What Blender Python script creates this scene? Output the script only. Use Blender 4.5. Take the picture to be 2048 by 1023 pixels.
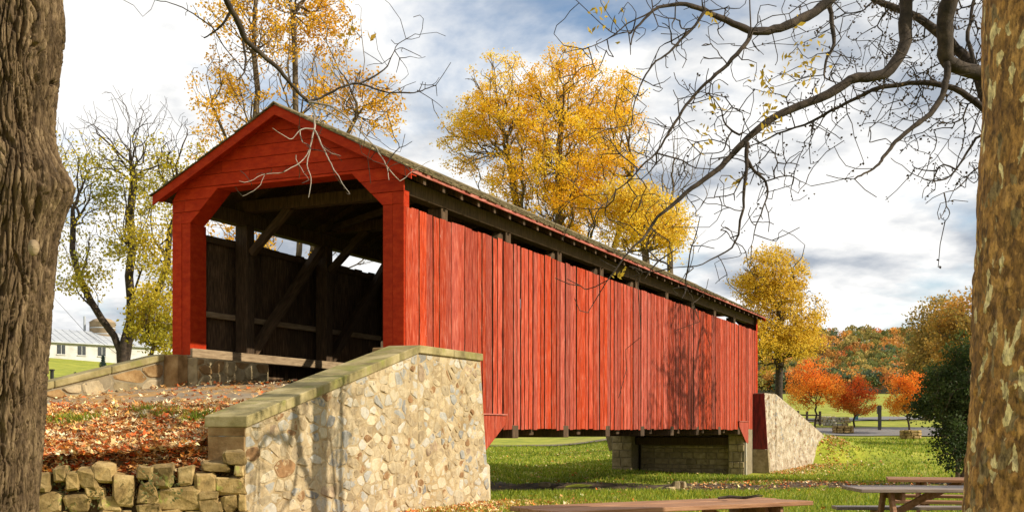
import bpy, bmesh, math, random
import numpy as np
from mathutils import Vector, Matrix, noise as mnoise
R = math.radians
for o in list(bpy.data.objects): bpy.data.objects.remove(o)
scene = bpy.context.scene
COL = scene.collection

# ------------------------------------------------------------------ camera
FPX = 2300.0; HOR = 858.0                     # focal length and eye line in pixels of the 2048 px wide photograph
cam_d = bpy.data.cameras.new('camera'); cam = bpy.data.objects.new('camera', cam_d); COL.objects.link(cam)
cam_d.sensor_width = 36.0; cam_d.lens = 36.0 * FPX / 2048.0
cam_d.shift_y = (HOR - 511.5) / 2048.0
cam_d.clip_start = 0.1; cam_d.clip_end = 9000
cam.location = (0, 0, 0); cam.rotation_euler = (R(90), 0, 0)
scene.camera = cam

# ------------------------------------------------------------------ sky and sun
SUN_EL, SUN_AZ = 29.0, -18.0                  # azimuth measured from +X
S = Vector((math.cos(R(SUN_EL))*math.cos(R(SUN_AZ)), math.cos(R(SUN_EL))*math.sin(R(SUN_AZ)), math.sin(R(SUN_EL))))
w = bpy.data.worlds.new('World'); scene.world = w; w.use_nodes = True
nt = w.node_tree; N = nt.nodes; Lk = nt.links; N.clear()
def wn(t, **k):
    n = N.new(t)
    for a, v in k.items(): setattr(n, a, v)
    return n
sky = wn('ShaderNodeTexSky', sky_type='NISHITA', sun_disc=False)
sky.sun_elevation = R(SUN_EL); sky.sun_rotation = R(90 - SUN_AZ); sky.air_density = 1.0; sky.dust_density = 0.6; sky.ozone_density = 1.2
tc = wn('ShaderNodeTexCoord'); sep = wn('ShaderNodeSeparateXYZ'); Lk.new(tc.outputs['Generated'], sep.inputs[0])
def wmath(op, a, b=None, c=None):
    n = wn('ShaderNodeMath', operation=op)
    for i, v in enumerate((a, b, c)):
        if v is None: continue
        if isinstance(v, (int, float)): n.inputs[i].default_value = v
        else: Lk.new(v, n.inputs[i])
    return n.outputs[0]
den = wmath('ADD', wmath('MAXIMUM', sep.outputs[2], 0.0), 0.22)
comb = wn('ShaderNodeCombineXYZ')
Lk.new(wmath('DIVIDE', sep.outputs[0], den), comb.inputs[0]); Lk.new(wmath('DIVIDE', sep.outputs[1], den), comb.inputs[1])
mp = wn('ShaderNodeMapping'); mp.inputs['Location'].default_value = (3.1, 1.4, 0.0); mp.inputs['Scale'].default_value = (1.0, 1.0, 1.0)
Lk.new(comb.outputs[0], mp.inputs[0])
n1 = wn('ShaderNodeTexNoise'); n1.inputs['Scale'].default_value = 1.5; n1.inputs['Detail'].default_value = 9; n1.inputs['Roughness'].default_value = 0.56; n1.inputs['Distortion'].default_value = 0.25
n2 = wn('ShaderNodeTexNoise'); n2.inputs['Scale'].default_value = 2.3; n2.inputs['Detail'].default_value = 7; n2.inputs['Roughness'].default_value = 0.55
mp2 = wn('ShaderNodeMapping'); mp2.inputs['Location'].default_value = (8.3, 5.9, 0.0); Lk.new(comb.outputs[0], mp2.inputs[0])
Lk.new(mp.outputs[0], n1.inputs['Vector']); Lk.new(mp2.outputs[0], n2.inputs['Vector'])
r1 = wn('ShaderNodeValToRGB'); e = r1.color_ramp.elements
e[0].position = 0.35; e[0].color = (0, 0, 0, 1); e[1].position = 0.47; e[1].color = (1, 1, 1, 1)
Lk.new(n1.outputs[0], r1.inputs[0])
r2 = wn('ShaderNodeValToRGB'); e = r2.color_ramp.elements
e[0].position = 0.38; e[0].color = (0.34, 0.38, 0.44, 1); e[1].position = 0.53; e[1].color = (0.86, 0.85, 0.83, 1)
Lk.new(n2.outputs[0], r2.inputs[0])
skyb = wn('ShaderNodeVectorMath', operation='SCALE'); skyb.inputs['Scale'].default_value = 0.12
Lk.new(sky.outputs[0], skyb.inputs[0])
mix = wn('ShaderNodeMix', data_type='RGBA'); Lk.new(r1.outputs[0], mix.inputs['Factor']); Lk.new(skyb.outputs[0], mix.inputs['A']); Lk.new(r2.outputs[0], mix.inputs['B'])
bg = wn('ShaderNodeBackground'); bg.inputs['Strength'].default_value = 1.0     # the sky itself enters at 0.12 above
Lk.new(mix.outputs['Result'], bg.inputs[0])
out = wn('ShaderNodeOutputWorld'); Lk.new(bg.outputs[0], out.inputs[0])
sun_d = bpy.data.lights.new('sun', 'SUN'); sun_d.energy = 5.0; sun_d.angle = R(0.53); sun_d.color = (1.0, 0.90, 0.74)
sun = bpy.data.objects.new('sun', sun_d); COL.objects.link(sun); sun.rotation_euler = S.to_track_quat('Z', 'Y').to_euler(); sun.location = S * 60
scene.view_settings.view_transform = 'Standard'; scene.view_settings.look = 'None'; scene.view_settings.exposure = 0.36; scene.view_settings.gamma = 1.0
scene.view_settings.use_curve_mapping = False

# ------------------------------------------------------------------ helpers
rng = np.random.default_rng(7)
def at(u, v, Y): return np.array([(u - 1024) / FPX * Y, Y, (HOR - v) / FPX * Y])
def tag(o, label, cat, group=None):
    o['label'] = label; o['category'] = cat
    if group: o['group'] = group
    return o
def struct(o): o['kind'] = 'structure'; return o
def stuff(o, label=None, cat=None):
    o['kind'] = 'stuff'
    if label: o['label'] = label; o['category'] = cat
    return o
def empty(name, loc=(0, 0, 0), rz=0.0):
    o = bpy.data.objects.new(name, None); COL.objects.link(o); o.location = loc; o.rotation_euler = (0, 0, rz); o.empty_display_size = 0.2
    return o
def link(name, me, mats=None, parent=None, loc=None, rot=None):
    o = bpy.data.objects.new(name, me); COL.objects.link(o)
    if mats is not None and len(me.materials) == 0:
        for m in (mats if isinstance(mats, (list, tuple)) else [mats]): me.materials.append(m)
    if parent is not None: o.parent = parent
    if loc is not None: o.location = loc
    if rot is not None: o.rotation_euler = rot
    return o
def mesh(V, F, smooth=False, col=None, fmat=None):
    """V (n,3); F list of index lists or an (m,k) array"""
    me = bpy.data.meshes.new('m')
    V = np.asarray(V, dtype=np.float32)
    if isinstance(F, np.ndarray):
        k = F.shape[1]; m = F.shape[0]
        me.vertices.add(len(V)); me.vertices.foreach_set('co', V.ravel())
        me.loops.add(m*k); me.loops.foreach_set('vertex_index', F.astype(np.int32).ravel())
        me.polygons.add(m); me.polygons.foreach_set('loop_start', np.arange(0, m*k, k, dtype=np.int32))
        me.update(calc_edges=True)
    else:
        me.from_pydata([tuple(map(float, v)) for v in V], [], F)
    if smooth: me.polygons.foreach_set('use_smooth', np.ones(len(me.polygons), dtype=bool))
    if fmat is not None: me.polygons.foreach_set('material_index', np.asarray(fmat, dtype=np.int32))
    if col is not None:
        a = me.color_attributes.new('Col', 'FLOAT_COLOR', 'POINT')
        c = np.ones((len(V), 4), dtype=np.float32); c[:, :3] = col; a.data.foreach_set('color', c.ravel())
    me.update(); return me
def box_vf(x0, x1, y0, y1, z0, z1):
    V = [(x0,y0,z0),(x1,y0,z0),(x1,y1,z0),(x0,y1,z0),(x0,y0,z1),(x1,y0,z1),(x1,y1,z1),(x0,y1,z1)]
    F = [(0,3,2,1),(4,5,6,7),(0,1,5,4),(1,2,6,5),(2,3,7,6),(3,0,4,7)]
    return V, F
def bevel_me(me, wd=0.008, seg=1):
    bm = bmesh.new(); bm.from_mesh(me); bmesh.ops.bevel(bm, geom=list(bm.edges), offset=wd, segments=seg, affect='EDGES', profile=0.5); bm.to_mesh(me); bm.free(); return me
def box(name, b, mat, parent=None, bev=0.0, loc=None, rot=None):
    me = mesh(*box_vf(*b))
    if bev: bevel_me(me, bev)
    return link(name, me, mat, parent, loc, rot)
def beam(name, p, q, wd, ht, mat, parent=None, bev=0.01, roll=0.0):
    """a rectangular timber from p to q, its own origin at p"""
    p = Vector(p); q = Vector(q); d = q - p; L = d.length
    me = mesh(*box_vf(-wd/2, wd/2, -ht/2, ht/2, 0, L))
    if bev: bevel_me(me, bev)
    o = link(name, me, mat, parent); o.location = p
    z = d.normalized(); up = Vector((0, 0, 1)) if abs(z.z) < 0.99 else Vector((0, 1, 0))
    x = up.cross(z).normalized(); y = z.cross(x)
    M = Matrix((x, y, z)).transposed() @ Matrix.Rotation(roll, 3, 'Z')
    o.rotation_euler = M.to_euler(); return o
def cat_vf(parts):
    Vs, Fs, n = [], [], 0
    for V, F in parts:
        V = np.asarray(V, dtype=float); Vs.append(V)
        Fs += [tuple(i + n for i in f) for f in F]; n += len(V)
    return np.concatenate(Vs), Fs
def extrude_poly(poly, axis_fn, d0, d1):
    """poly: 2D points; axis_fn(a, b, d) -> 3D; a prism from depth d0 to d1"""
    n = len(poly)
    V = [axis_fn(a, b, d0) for a, b in poly] + [axis_fn(a, b, d1) for a, b in poly]
    F = [tuple(range(n)), tuple(range(2*n-1, n-1, -1))] + [(i, i+n, (i+1) % n + n, (i+1) % n) for i in range(n)]
    return V, F
def fix_normals(me):
    bm = bmesh.new(); bm.from_mesh(me); bmesh.ops.recalc_face_normals(bm, faces=bm.faces); bm.to_mesh(me); bm.free(); return me
def frames(path):
    P = np.asarray(path, float); T = np.gradient(P, axis=0); T /= np.linalg.norm(T, axis=1)[:, None] + 1e-9
    return P, T
def tube_vf(path, rad, sides=6, cap=False):
    P, T = frames(path); n = len(P)
    ref = np.array([0.31, 0.87, 0.38]) if abs(T[0, 2]) > 0.7 else np.array([0.1, 0.2, 1.0])
    A = np.zeros_like(T); a = np.cross(T[0], ref); A[0] = a/np.linalg.norm(a)
    for i in range(1, n):                                  # carry the frame along the path without twist
        a = A[i-1] - T[i]*np.dot(A[i-1], T[i]); A[i] = a/(np.linalg.norm(a) + 1e-9)
    B = np.cross(T, A)
    th = np.linspace(0, 2*np.pi, sides, endpoint=False)
    ring = np.cos(th)[None, :, None]*A[:, None, :] + np.sin(th)[None, :, None]*B[:, None, :]
    V = (P[:, None, :] + np.asarray(rad, float).reshape(-1, 1, 1)*ring).reshape(-1, 3)
    i = np.arange(n-1)[:, None]; j = np.arange(sides)[None, :]; j2 = (j+1) % sides
    F = np.stack([i*sides+j, i*sides+j2, (i+1)*sides+j2, (i+1)*sides+j], axis=-1).reshape(-1, 4)
    return V, F
def join_tubes(list_vf):
    Vs, Fs, n = [], [], 0
    for V, F in list_vf: Vs.append(V); Fs.append(F + n); n += len(V)
    return np.concatenate(Vs), np.concatenate(Fs)
def fbm(p, oct=4): return mnoise.fractal(p, 1.0, 2.0, oct)

# ------------------------------------------------------------------ materials
MATS = {}
def pmat(name, cols, scale=4.0, detail=6, rough=0.85, bump=0.0, bscale=None, stretch=(1, 1, 1), rnd=0.0, spots=None, pos=None, seedrand=True, spec=0.3, bdist=0.02, nrough=0.6, rsat=0.0):
    """procedural material: a noise through a colour ramp in object space, shifted per object, with bump from a second noise;
    spots = (scale, threshold, softness, colour, stretch): a second patchy layer"""
    m = bpy.data.materials.new(name); m.use_nodes = True; t = m.node_tree; n = t.nodes; l = t.links
    bs = n['Principled BSDF']; bs.inputs['Roughness'].default_value = rough; bs.inputs['Specular IOR Level'].default_value = spec
    tc = n.new('ShaderNodeTexCoord'); oi = n.new('ShaderNodeObjectInfo')
    mp = n.new('ShaderNodeMapping'); mp.inputs['Scale'].default_value = stretch
    l.new(tc.outputs['Object'], mp.inputs['Vector'])
    if seedrand:
        vm = n.new('ShaderNodeVectorMath'); vm.operation = 'SCALE'; vm.inputs[0].default_value = (37, 53, 71); l.new(oi.outputs['Random'], vm.inputs['Scale']); l.new(vm.outputs[0], mp.inputs['Location'])
    nz = n.new('ShaderNodeTexNoise'); nz.inputs['Scale'].default_value = scale; nz.inputs['Detail'].default_value = detail; nz.inputs['Roughness'].default_value = nrough
    l.new(mp.outputs[0], nz.inputs['Vector'])
    rp = n.new('ShaderNodeValToRGB'); el = rp.color_ramp.elements
    k = len(cols); ps = pos or [0.3 + 0.4*i/(k-1) for i in range(k)]
    while len(el) < k: el.new(0.5)
    for i in range(k): el[i].position = ps[i]; el[i].color = (*cols[i], 1)
    l.new(nz.outputs[0], rp.inputs[0]); c = rp.outputs[0]
    if spots:
        for sp in (spots if isinstance(spots, list) else [spots]):
            mp3 = n.new('ShaderNodeMapping'); mp3.inputs['Scale'].default_value = sp[4]; l.new(tc.outputs['Object'], mp3.inputs['Vector'])
            if seedrand: l.new(vm.outputs[0], mp3.inputs['Location'])
            ns = n.new('ShaderNodeTexNoise'); ns.inputs['Scale'].default_value = sp[0]; ns.inputs['Detail'].default_value = 5; ns.inputs['Roughness'].default_value = 0.65
            l.new(mp3.outputs[0], ns.inputs['Vector'])
            mr = n.new('ShaderNodeMapRange'); mr.inputs['From Min'].default_value = sp[1]; mr.inputs['From Max'].default_value = sp[1] + sp[2]; l.new(ns.outputs[0], mr.inputs['Value'])
            mx = n.new('ShaderNodeMix'); mx.data_type = 'RGBA'; l.new(mr.outputs[0], mx.inputs['Factor']); l.new(c, mx.inputs['A']); mx.inputs['B'].default_value = (*sp[3], 1); c = mx.outputs['Result']
    if rnd:
        hv = n.new('ShaderNodeHueSaturation'); mr = n.new('ShaderNodeMapRange'); mr.inputs['To Min'].default_value = 1 - rnd; mr.inputs['To Max'].default_value = 1 + rnd
        l.new(oi.outputs['Random'], mr.inputs['Value']); l.new(mr.outputs[0], hv.inputs['Value']); l.new(c, hv.inputs['Color']); c = hv.outputs[0]
        if rsat:
            m1 = n.new('ShaderNodeMath'); m1.operation = 'MULTIPLY'; m1.inputs[1].default_value = 17.3; m2 = n.new('ShaderNodeMath'); m2.operation = 'FRACT'; l.new(oi.outputs['Random'], m1.inputs[0]); l.new(m1.outputs[0], m2.inputs[0])
            mr2 = n.new('ShaderNodeMapRange'); mr2.inputs['To Min'].default_value = 1 - rsat; mr2.inputs['To Max'].default_value = 1.04; l.new(m2.outputs[0], mr2.inputs['Value']); l.new(mr2.outputs[0], hv.inputs['Saturation'])
    l.new(c, bs.inputs['Base Color'])
    if bump:
        nb = n.new('ShaderNodeTexNoise'); nb.inputs['Scale'].default_value = bscale or scale*3; nb.inputs['Detail'].default_value = 8; nb.inputs['Roughness'].default_value = 0.65
        l.new(mp.outputs[0], nb.inputs['Vector'])
        b = n.new('ShaderNodeBump'); b.inputs['Strength'].default_value = bump; b.inputs['Distance'].default_value = bdist
        l.new(nb.outputs[0], b.inputs['Height']); l.new(b.outputs[0], bs.inputs['Normal'])
    MATS[name] = m; return m
def leafmat(name, trans=0.45, rough=0.6):
    m = bpy.data.materials.new(name); m.use_nodes = True; t = m.node_tree; n = t.nodes; l = t.links
    n.clear(); o = n.new('ShaderNodeOutputMaterial'); a = n.new('ShaderNodeVertexColor'); a.layer_name = 'Col'
    d = n.new('ShaderNodeBsdfPrincipled'); d.inputs['Roughness'].default_value = rough; d.inputs['Specular IOR Level'].default_value = 0.25
    tr = n.new('ShaderNodeBsdfTranslucent'); mx = n.new('ShaderNodeMixShader'); mx.inputs[0].default_value = trans
    l.new(a.outputs[0], d.inputs['Base Color']); l.new(a.outputs[0], tr.inputs[0]); l.new(d.outputs[0], mx.inputs[1]); l.new(tr.outputs[0], mx.inputs[2]); l.new(mx.outputs[0], o.inputs[0])
    return m
M_LEAF = leafmat('leaf', 0.55); M_LITTER = leafmat('dry_leaf', 0.12, 0.7); M_BLADE = leafmat('grass_blade', 0.4)
red_cols = [(0.11, 0.011, 0.004), (0.25, 0.027, 0.009), (0.33, 0.047, 0.018), (0.46, 0.14, 0.08)]
M_RED = pmat('weathered_red_board', red_cols, 5.0, 7, 0.7, 0.5, 16, (6, 6, 0.5), 0.30, pos=[0.28, 0.42, 0.56, 0.76],
             spots=[(6.0, 0.57, 0.10, (0.46, 0.16, 0.11), (8, 8, 0.35)), (5.0, 0.68, 0.04, (0.10, 0.02, 0.015), (5, 5, 0.5)), (9.0, 0.71, 0.02, (0.50, 0.36, 0.30), (3, 3, 0.7))], spec=0.12, rsat=0.07)
M_REDD = pmat('shade_darkened_red_board', [(0.05, 0.008, 0.005), (0.12, 0.013, 0.008), (0.18, 0.022, 0.012)], 4.0, 8, 0.8, 0.5, 14, (3, 3, 0.6))  # darker red with shade put into the colour, for the far wing's end
M_REDP = pmat('portal_red_paint', [(0.25, 0.017, 0.004), (0.36, 0.027, 0.005), (0.43, 0.044, 0.009)], 2.2, 9, 0.65, 0.4, 20, (2, 2, 5), 0.14, nrough=0.7,
              spots=[(14.0, 0.70, 0.05, (0.22, 0.02, 0.012), (1, 1, 0.5))], spec=0.08)
M_FASCIA = pmat('faded_red_fascia', [(0.20, 0.03, 0.02), (0.33, 0.09, 0.06), (0.46, 0.20, 0.15)], 4, 6, 0.7, 0.3, 18, (0.6, 4, 4), 0.05)
M_WOOD = pmat('old_brown_timber', [(0.032, 0.018, 0.008), (0.065, 0.038, 0.018), (0.12, 0.072, 0.037)], 6, 7, 0.85, 0.5, 20, (5, 5, 0.6), 0.2)
M_WOODB = pmat('bare_inner_board', [(0.022, 0.013, 0.006), (0.065, 0.038, 0.019), (0.18, 0.112, 0.062)], 7, 8, 0.88, 0.5, 20, (6, 6, 0.5), 0.3)
M_WOODL = pmat('pale_sill_timber', [(0.15, 0.10, 0.055), (0.34, 0.25, 0.15)], 5, 6, 0.85, 0.4, 18, (0.6, 5, 5), 0.1)
M_SHAKE = pmat('mossy_wood_shake', [(0.05, 0.04, 0.018), (0.11, 0.085, 0.04), (0.19, 0.145, 0.075), (0.30, 0.235, 0.14)], 1.7, 9, 0.95, 0.7, 9, (1, 1, 1), 0.0, nrough=0.75,
               spots=[(1.1, 0.55, 0.12, (0.085, 0.085, 0.02), (0.5, 1, 1)), (7.0, 0.62, 0.05, (0.45, 0.38, 0.26), (1, 1, 1))])
M_MORTAR = pmat('cream_mortar', [(0.21, 0.145, 0.07), (0.37, 0.28, 0.155), (0.52, 0.42, 0.265)], 3.2, 9, 0.95, 1.0, 14, rnd=0, bdist=0.03,
                spots=[(0.9, 0.55, 0.20, (0.34, 0.23, 0.10), (1, 1, 1)), (9, 0.62, 0.05, (0.24, 0.18, 0.11), (1, 1, 1)), (6, 0.64, 0.04, (0.38, 0.38, 0.36), (1, 1, 1))])
stone_pal = [((0.299, 0.229, 0.132), (0.44, 0.361, 0.229)), ((0.37, 0.308, 0.194), (0.51, 0.431, 0.299)), ((0.229, 0.22, 0.194), (0.387, 0.37, 0.317)), ((0.141, 0.136, 0.123), (0.264, 0.251, 0.22)), ((0.167, 0.088, 0.035), (0.317, 0.176, 0.075)), ((0.22, 0.15, 0.088), (0.37, 0.273, 0.176)), ((0.255, 0.185, 0.097), (0.378, 0.299, 0.185)), ((0.352, 0.317, 0.246), (0.493, 0.458, 0.378))]
M_STONE = [pmat('field_stone_%s' % 'abcdefgh'[i], [a, tuple((x+y)/2 for x, y in zip(a, b)), b], 7, 8, 0.92, 0.9, 12, rnd=0.15, bdist=0.03,
                spots=[(3.5, 0.52, 0.10, (0.45, 0.35, 0.20), (1, 1, 1)), (10, 0.63, 0.04, (0.15, 0.12, 0.09), (1, 1, 1))]) for i, (a, b) in enumerate(stone_pal)]
M_COPE = pmat('mossy_sandstone_coping', [(0.13, 0.105, 0.04), (0.26, 0.21, 0.09), (0.38, 0.31, 0.16)], 2.6, 8, 0.95, 0.5, 20, rnd=0.12,
              spots=[(1.6, 0.52, 0.14, (0.20, 0.19, 0.045), (1, 1, 1))])
M_BLOCK = pmat('brown_sandstone_block', [(0.14, 0.075, 0.025), (0.25, 0.15, 0.06), (0.35, 0.235, 0.11)], 4, 8, 0.95, 0.6, 16, rnd=0.15)
M_DRY = pmat('lichened_dry_stone', [(0.12, 0.078, 0.028), (0.29, 0.195, 0.075), (0.43, 0.31, 0.14)], 6, 9, 0.95, 1.0, 18, rnd=0.28, spots=[(4.5, 0.60, 0.07, (0.30, 0.30, 0.07), (1, 1, 1))])
M_PIER = pmat('shaded_pier_stone', [(0.17, 0.13, 0.07), (0.30, 0.23, 0.12), (0.40, 0.32, 0.19)], 5, 8, 0.95, 0.7, 14, rnd=0.25)
M_PIERM = pmat('old_grey_mortar', [(0.16, 0.13, 0.08), (0.27, 0.22, 0.14)], 5, 8, 0.95, 0.6, 14)
M_FARW = pmat('speckled_rubble_render', [(0.15, 0.11, 0.07), (0.36, 0.29, 0.195), (0.52, 0.45, 0.34)], 3.5, 10, 0.95, 0.9, 7, nrough=0.8, pos=[0.36, 0.47, 0.60], bdist=0.06,
              spots=[(4.5, 0.57, 0.05, (0.22, 0.13, 0.07), (1, 1, 1)), (5.5, 0.60, 0.03, (0.28, 0.28, 0.27), (1, 1, 1)), (1.2, 0.55, 0.12, (0.34, 0.27, 0.18), (3, 3, 0.4))])
M_BARK = pmat('furrowed_bark', [(0.035, 0.021, 0.010), (0.12, 0.077, 0.038), (0.31, 0.215, 0.115)], 22, 9, 0.95, 1.0, 40, (1, 1, 0.2), bdist=0.03, nrough=0.7)
M_TWIG = pmat('dark_branch_bark', [(0.018, 0.013, 0.009), (0.042, 0.03, 0.021), (0.085, 0.062, 0.043)], 9, 6, 0.9, 0.6, 30, (1, 1, 1))
M_PALET = pmat('pale_twig_bark', [(0.14, 0.11, 0.08), (0.30, 0.25, 0.20), (0.42, 0.36, 0.30)], 9, 6, 0.85, 0.4, 30, (1, 1, 1))
M_TBARK = pmat('grey_brown_bark', [(0.05, 0.036, 0.022), (0.11, 0.082, 0.05), (0.18, 0.14, 0.09)], 5, 6, 0.95, 0.6, 14, (1, 1, 0.5))
M_TABLE = pmat('stained_picnic_board', [(0.17, 0.075, 0.032), (0.27, 0.13, 0.06), (0.36, 0.20, 0.11)], 4, 7, 0.6, 0.3, 22, (0.5, 6, 6), 0.15)
M_TABLEG = pmat('greyed_picnic_board', [(0.13, 0.09, 0.065), (0.22, 0.16, 0.12), (0.31, 0.24, 0.19)], 4, 7, 0.45, 0.3, 22, (0.5, 6, 6), 0.12, spec=0.5)
# ------------------------------------------------------------------ bridge frame: s along the bridge, y inwards from the sunlit side, z up
BO = np.array([-1.96, 20.7, 0.0]); BA = math.atan2(0.9111, 0.4123)
D1 = np.array([math.cos(BA), math.sin(BA)]); D2 = np.array([D1[1], -D1[0]])      # D2 points out of the sunlit side
def to_st(x, y):
    dx = np.asarray(x) - BO[0]; dy = np.asarray(y) - BO[1]
    return dx*D1[0] + dy*D1[1], dx*D2[0] + dy*D2[1]
def st(s, t, z=0.0): return np.array([BO[0] + s*D1[0] + t*D2[0], BO[1] + s*D1[1] + t*D2[1], z])
BW, BL = 5.2, 29.1
def sstep(a, b, x): k = np.clip((np.asarray(x, float) - a)/(b - a), 0, 1); return k*k*(3 - 2*k)

# ------------------------------------------------------------------ ground
KY = [-60, 20, 27, 36, 45, 52, 63, 82, 95, 130, 150, 300, 350, 5000]
KZ = [-1.42, -1.42, -1.5, -1.68, -1.85, -1.5, -1.12, -0.64, 0.2, 1.3, 2.1, 9.0, 11.0, 14]
def ground_z(x, y):
    x = np.asarray(x, float); y = np.asarray(y, float)
    z = np.interp(y, KY, KZ)
    zl = np.interp(y, [-60, 20, 36, 50, 60, 90, 130, 200, 300, 350, 5000], [-1.42, -1.42, -1.7, -1.62, -1.5, -1.1, 0.2, 4.0, 9.0, 11.0, 14])
    k = sstep(10, 2, x - 0.0*y); z = z*(1-k) + zl*k
    rise = 3.0*sstep(-5.5, -14, x) + 0.108*np.clip(-x - 14, 0, 110)
    z = z + rise*sstep(17, 27, y)
    s, t = to_st(x, y)
    # mound carrying the far approach, behind and beside the far wing wall
    tw_ = t - (0.12 + 0.19*(s - 28.35)); tl_ = -t - (5.6 + 0.19*(s - 28.35)); far = sstep(28.7, 29.6, s)*sstep(0.5, -0.4, tl_)*sstep(0.22 + 1.1*np.clip(s - 33.5, 0, 30), -0.12, tw_)*sstep(75, 42, s)
    zr = 0.85 - 0.16*np.clip(s - 29, 0, 40)
    z = np.where(far > 0, z*(1 - far) + np.maximum(z, zr)*far, z)
    # stream channel
    c = s - (13.2 + 0.35*t); ch = np.exp(-(c/2.6)**4)*sstep(60, 40, t)*sstep(-15, -11, t)
    z = z - 0.85*ch
    # little roughness
    return z + 0.05*np.sin(x*0.9 + 0.6*y)*np.sin(y*0.7 - 0.3*x)*sstep(4, 14, y) * 0.6
gx = np.unique(np.concatenate([np.linspace(-14, 24, 153), -14 - np.geomspace(0.3, 3000, 50), 24 + np.geomspace(0.3, 3000, 50)]))
gy = np.unique(np.concatenate([np.linspace(9, 66, 191), 9 - np.geomspace(0.4, 600, 24), 66 + np.geomspace(0.4, 4500, 70)]))
GX, GY = np.meshgrid(gx, gy); GZ = ground_z(GX, GY)
nx, ny = len(gx), len(gy); ii = np.arange(ny-1)[:, None]; jj = np.arange(nx-1)[None, :]
GF = np.stack([ii*nx+jj, ii*nx+jj+1, (ii+1)*nx+jj+1, (ii+1)*nx+jj], -1).reshape(-1, 4)
M_GRASS = pmat('lawn_grass', [(0.12, 0.15, 0.012), (0.22, 0.245, 0.018), (0.31, 0.315, 0.028), (0.40, 0.35, 0.06)], 0.55, 10, 0.95, 0.6, 9, seedrand=False, nrough=0.72, pos=[0.3, 0.45, 0.56, 0.72], bdist=0.05,
               spots=[(0.09, 0.56, 0.10, (0.32, 0.28, 0.07), (1, 1, 1))])
g_o = struct(link('ground', mesh(np.stack([GX, GY, GZ], -1).reshape(-1, 3), GF, smooth=True), M_GRASS))
def ribbon(name, pts, width, mat, dz=0.035, nseg=60, across=8, edge=0.15):
    P = np.array(pts, float); d = np.concatenate([[0], np.cumsum(np.linalg.norm(np.diff(P, axis=0), axis=1))])
    q = np.linspace(0, d[-1], nseg); C = np.stack([np.interp(q, d, P[:, i]) for i in (0, 1)], -1)
    for _ in range(6): C[1:-1] = (C[:-2] + 2*C[1:-1] + C[2:])/4
    T = np.gradient(C, axis=0); T /= np.linalg.norm(T, axis=1)[:, None]; Nn = np.stack([-T[:, 1], T[:, 0]], -1)
    wv = np.interp(q, d, width) if isinstance(width, (list, tuple)) else np.full(nseg, width)
    o = np.linspace(-0.5, 0.5, across)
    X = C[:, None, :] + Nn[:, None, :]*(wv[:, None]*o[None, :])[..., None]
    X[:, 0] += rng.normal(0, edge, (nseg, 2))*0.4; X[:, -1] += rng.normal(0, edge, (nseg, 2))*0.4
    Z = ground_z(X[..., 0], X[..., 1]) + dz
    V = np.concatenate([X, Z[..., None]], -1).reshape(-1, 3)
    i = np.arange(nseg-1)[:, None]; j = np.arange(across-1)[None, :]
    F = np.stack([i*across+j, i*across+j+1, (i+1)*across+j+1, (i+1)*across+j], -1).reshape(-1, 4)
    return struct(link(name, mesh(V, F, smooth=True), mat))
M_ASPH = pmat('grey_asphalt', [(0.16, 0.15, 0.145), (0.21, 0.20, 0.19)], 2, 8, 0.9, 0.3, 30, seedrand=False)
M_DIRT = pmat('dirt_path', [(0.26, 0.19, 0.12), (0.38, 0.29, 0.19)], 2, 8, 0.95, 0.4, 12, seedrand=False)
ribbon('park_road', [(14, 84), (22, 88.5), (30, 89), (44, 88), (64, 84), (90, 78)], [3.5, 8, 10, 8.5, 8, 8], M_ASPH, 0.07, 90, 14)
ribbon('far_road', [(24, 112), (36, 122), (46, 128), (70, 130), (110, 126)], [9, 9, 11, 10, 10], M_ASPH, 0.09, 90, 14)
ribbon('dirt_path', [(-16, 78), (-4, 82), (6, 83), (14, 84)], 2.4, M_DIRT, 0.05, 40, 6)
# stream water in the channel
M_WATER = bpy.data.materials.new('dark_stream_water'); M_WATER.use_nodes = True
b_ = M_WATER.node_tree.nodes['Principled BSDF']; b_.inputs['Base Color'].default_value = (0.02, 0.02, 0.014, 1); b_.inputs['Roughness'].default_value = 0.08
nzw = M_WATER.node_tree.nodes.new('ShaderNodeTexNoise'); nzw.inputs['Scale'].default_value = 3.5; nzw.inputs['Detail'].default_value = 4
bw = M_WATER.node_tree.nodes.new('ShaderNodeBump'); bw.inputs['Strength'].default_value = 0.25; bw.inputs['Distance'].default_value = 0.05
M_WATER.node_tree.links.new(nzw.outputs[0], bw.inputs['Height']); M_WATER.node_tree.links.new(bw.outputs[0], b_.inputs['Normal'])
wv = []
for t in np.linspace(-13, 34, 40):
    for c in (-2.3, 2.3): wv.append(st(13.2 + 0.35*t + c, t, -2.23 ))
struct(link('stream', mesh(wv, np.array([[2*i, 2*i+1, 2*i+3, 2*i+2] for i in range(39)])), M_WATER))

M_MUD = pmat('muddy_gravel_bank', [(0.035, 0.026, 0.016), (0.085, 0.06, 0.035), (0.17, 0.125, 0.075)], 2.4, 10, 0.9, 0.9, 10, seedrand=False, nrough=0.75, bdist=0.05)
sv = []
for t in np.linspace(-11, 34, 120):
    for c in np.linspace(-3.6, 3.9, 24):
        P = st(13.2 + 0.35*t + c + (0.35*math.sin(t*1.9) + 0.25*math.sin(t*4.3))*(abs(c) > 3), t); sv.append((P[0], P[1], float(ground_z(P[0], P[1])) + 0.02))
struct(link('stream_bank', mesh(sv, np.array([[24*i+j, 24*i+j+1, 24*i+25+j, 24*i+24+j] for i in range(119) for j in range(23)]), smooth=True), M_MUD))
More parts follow.
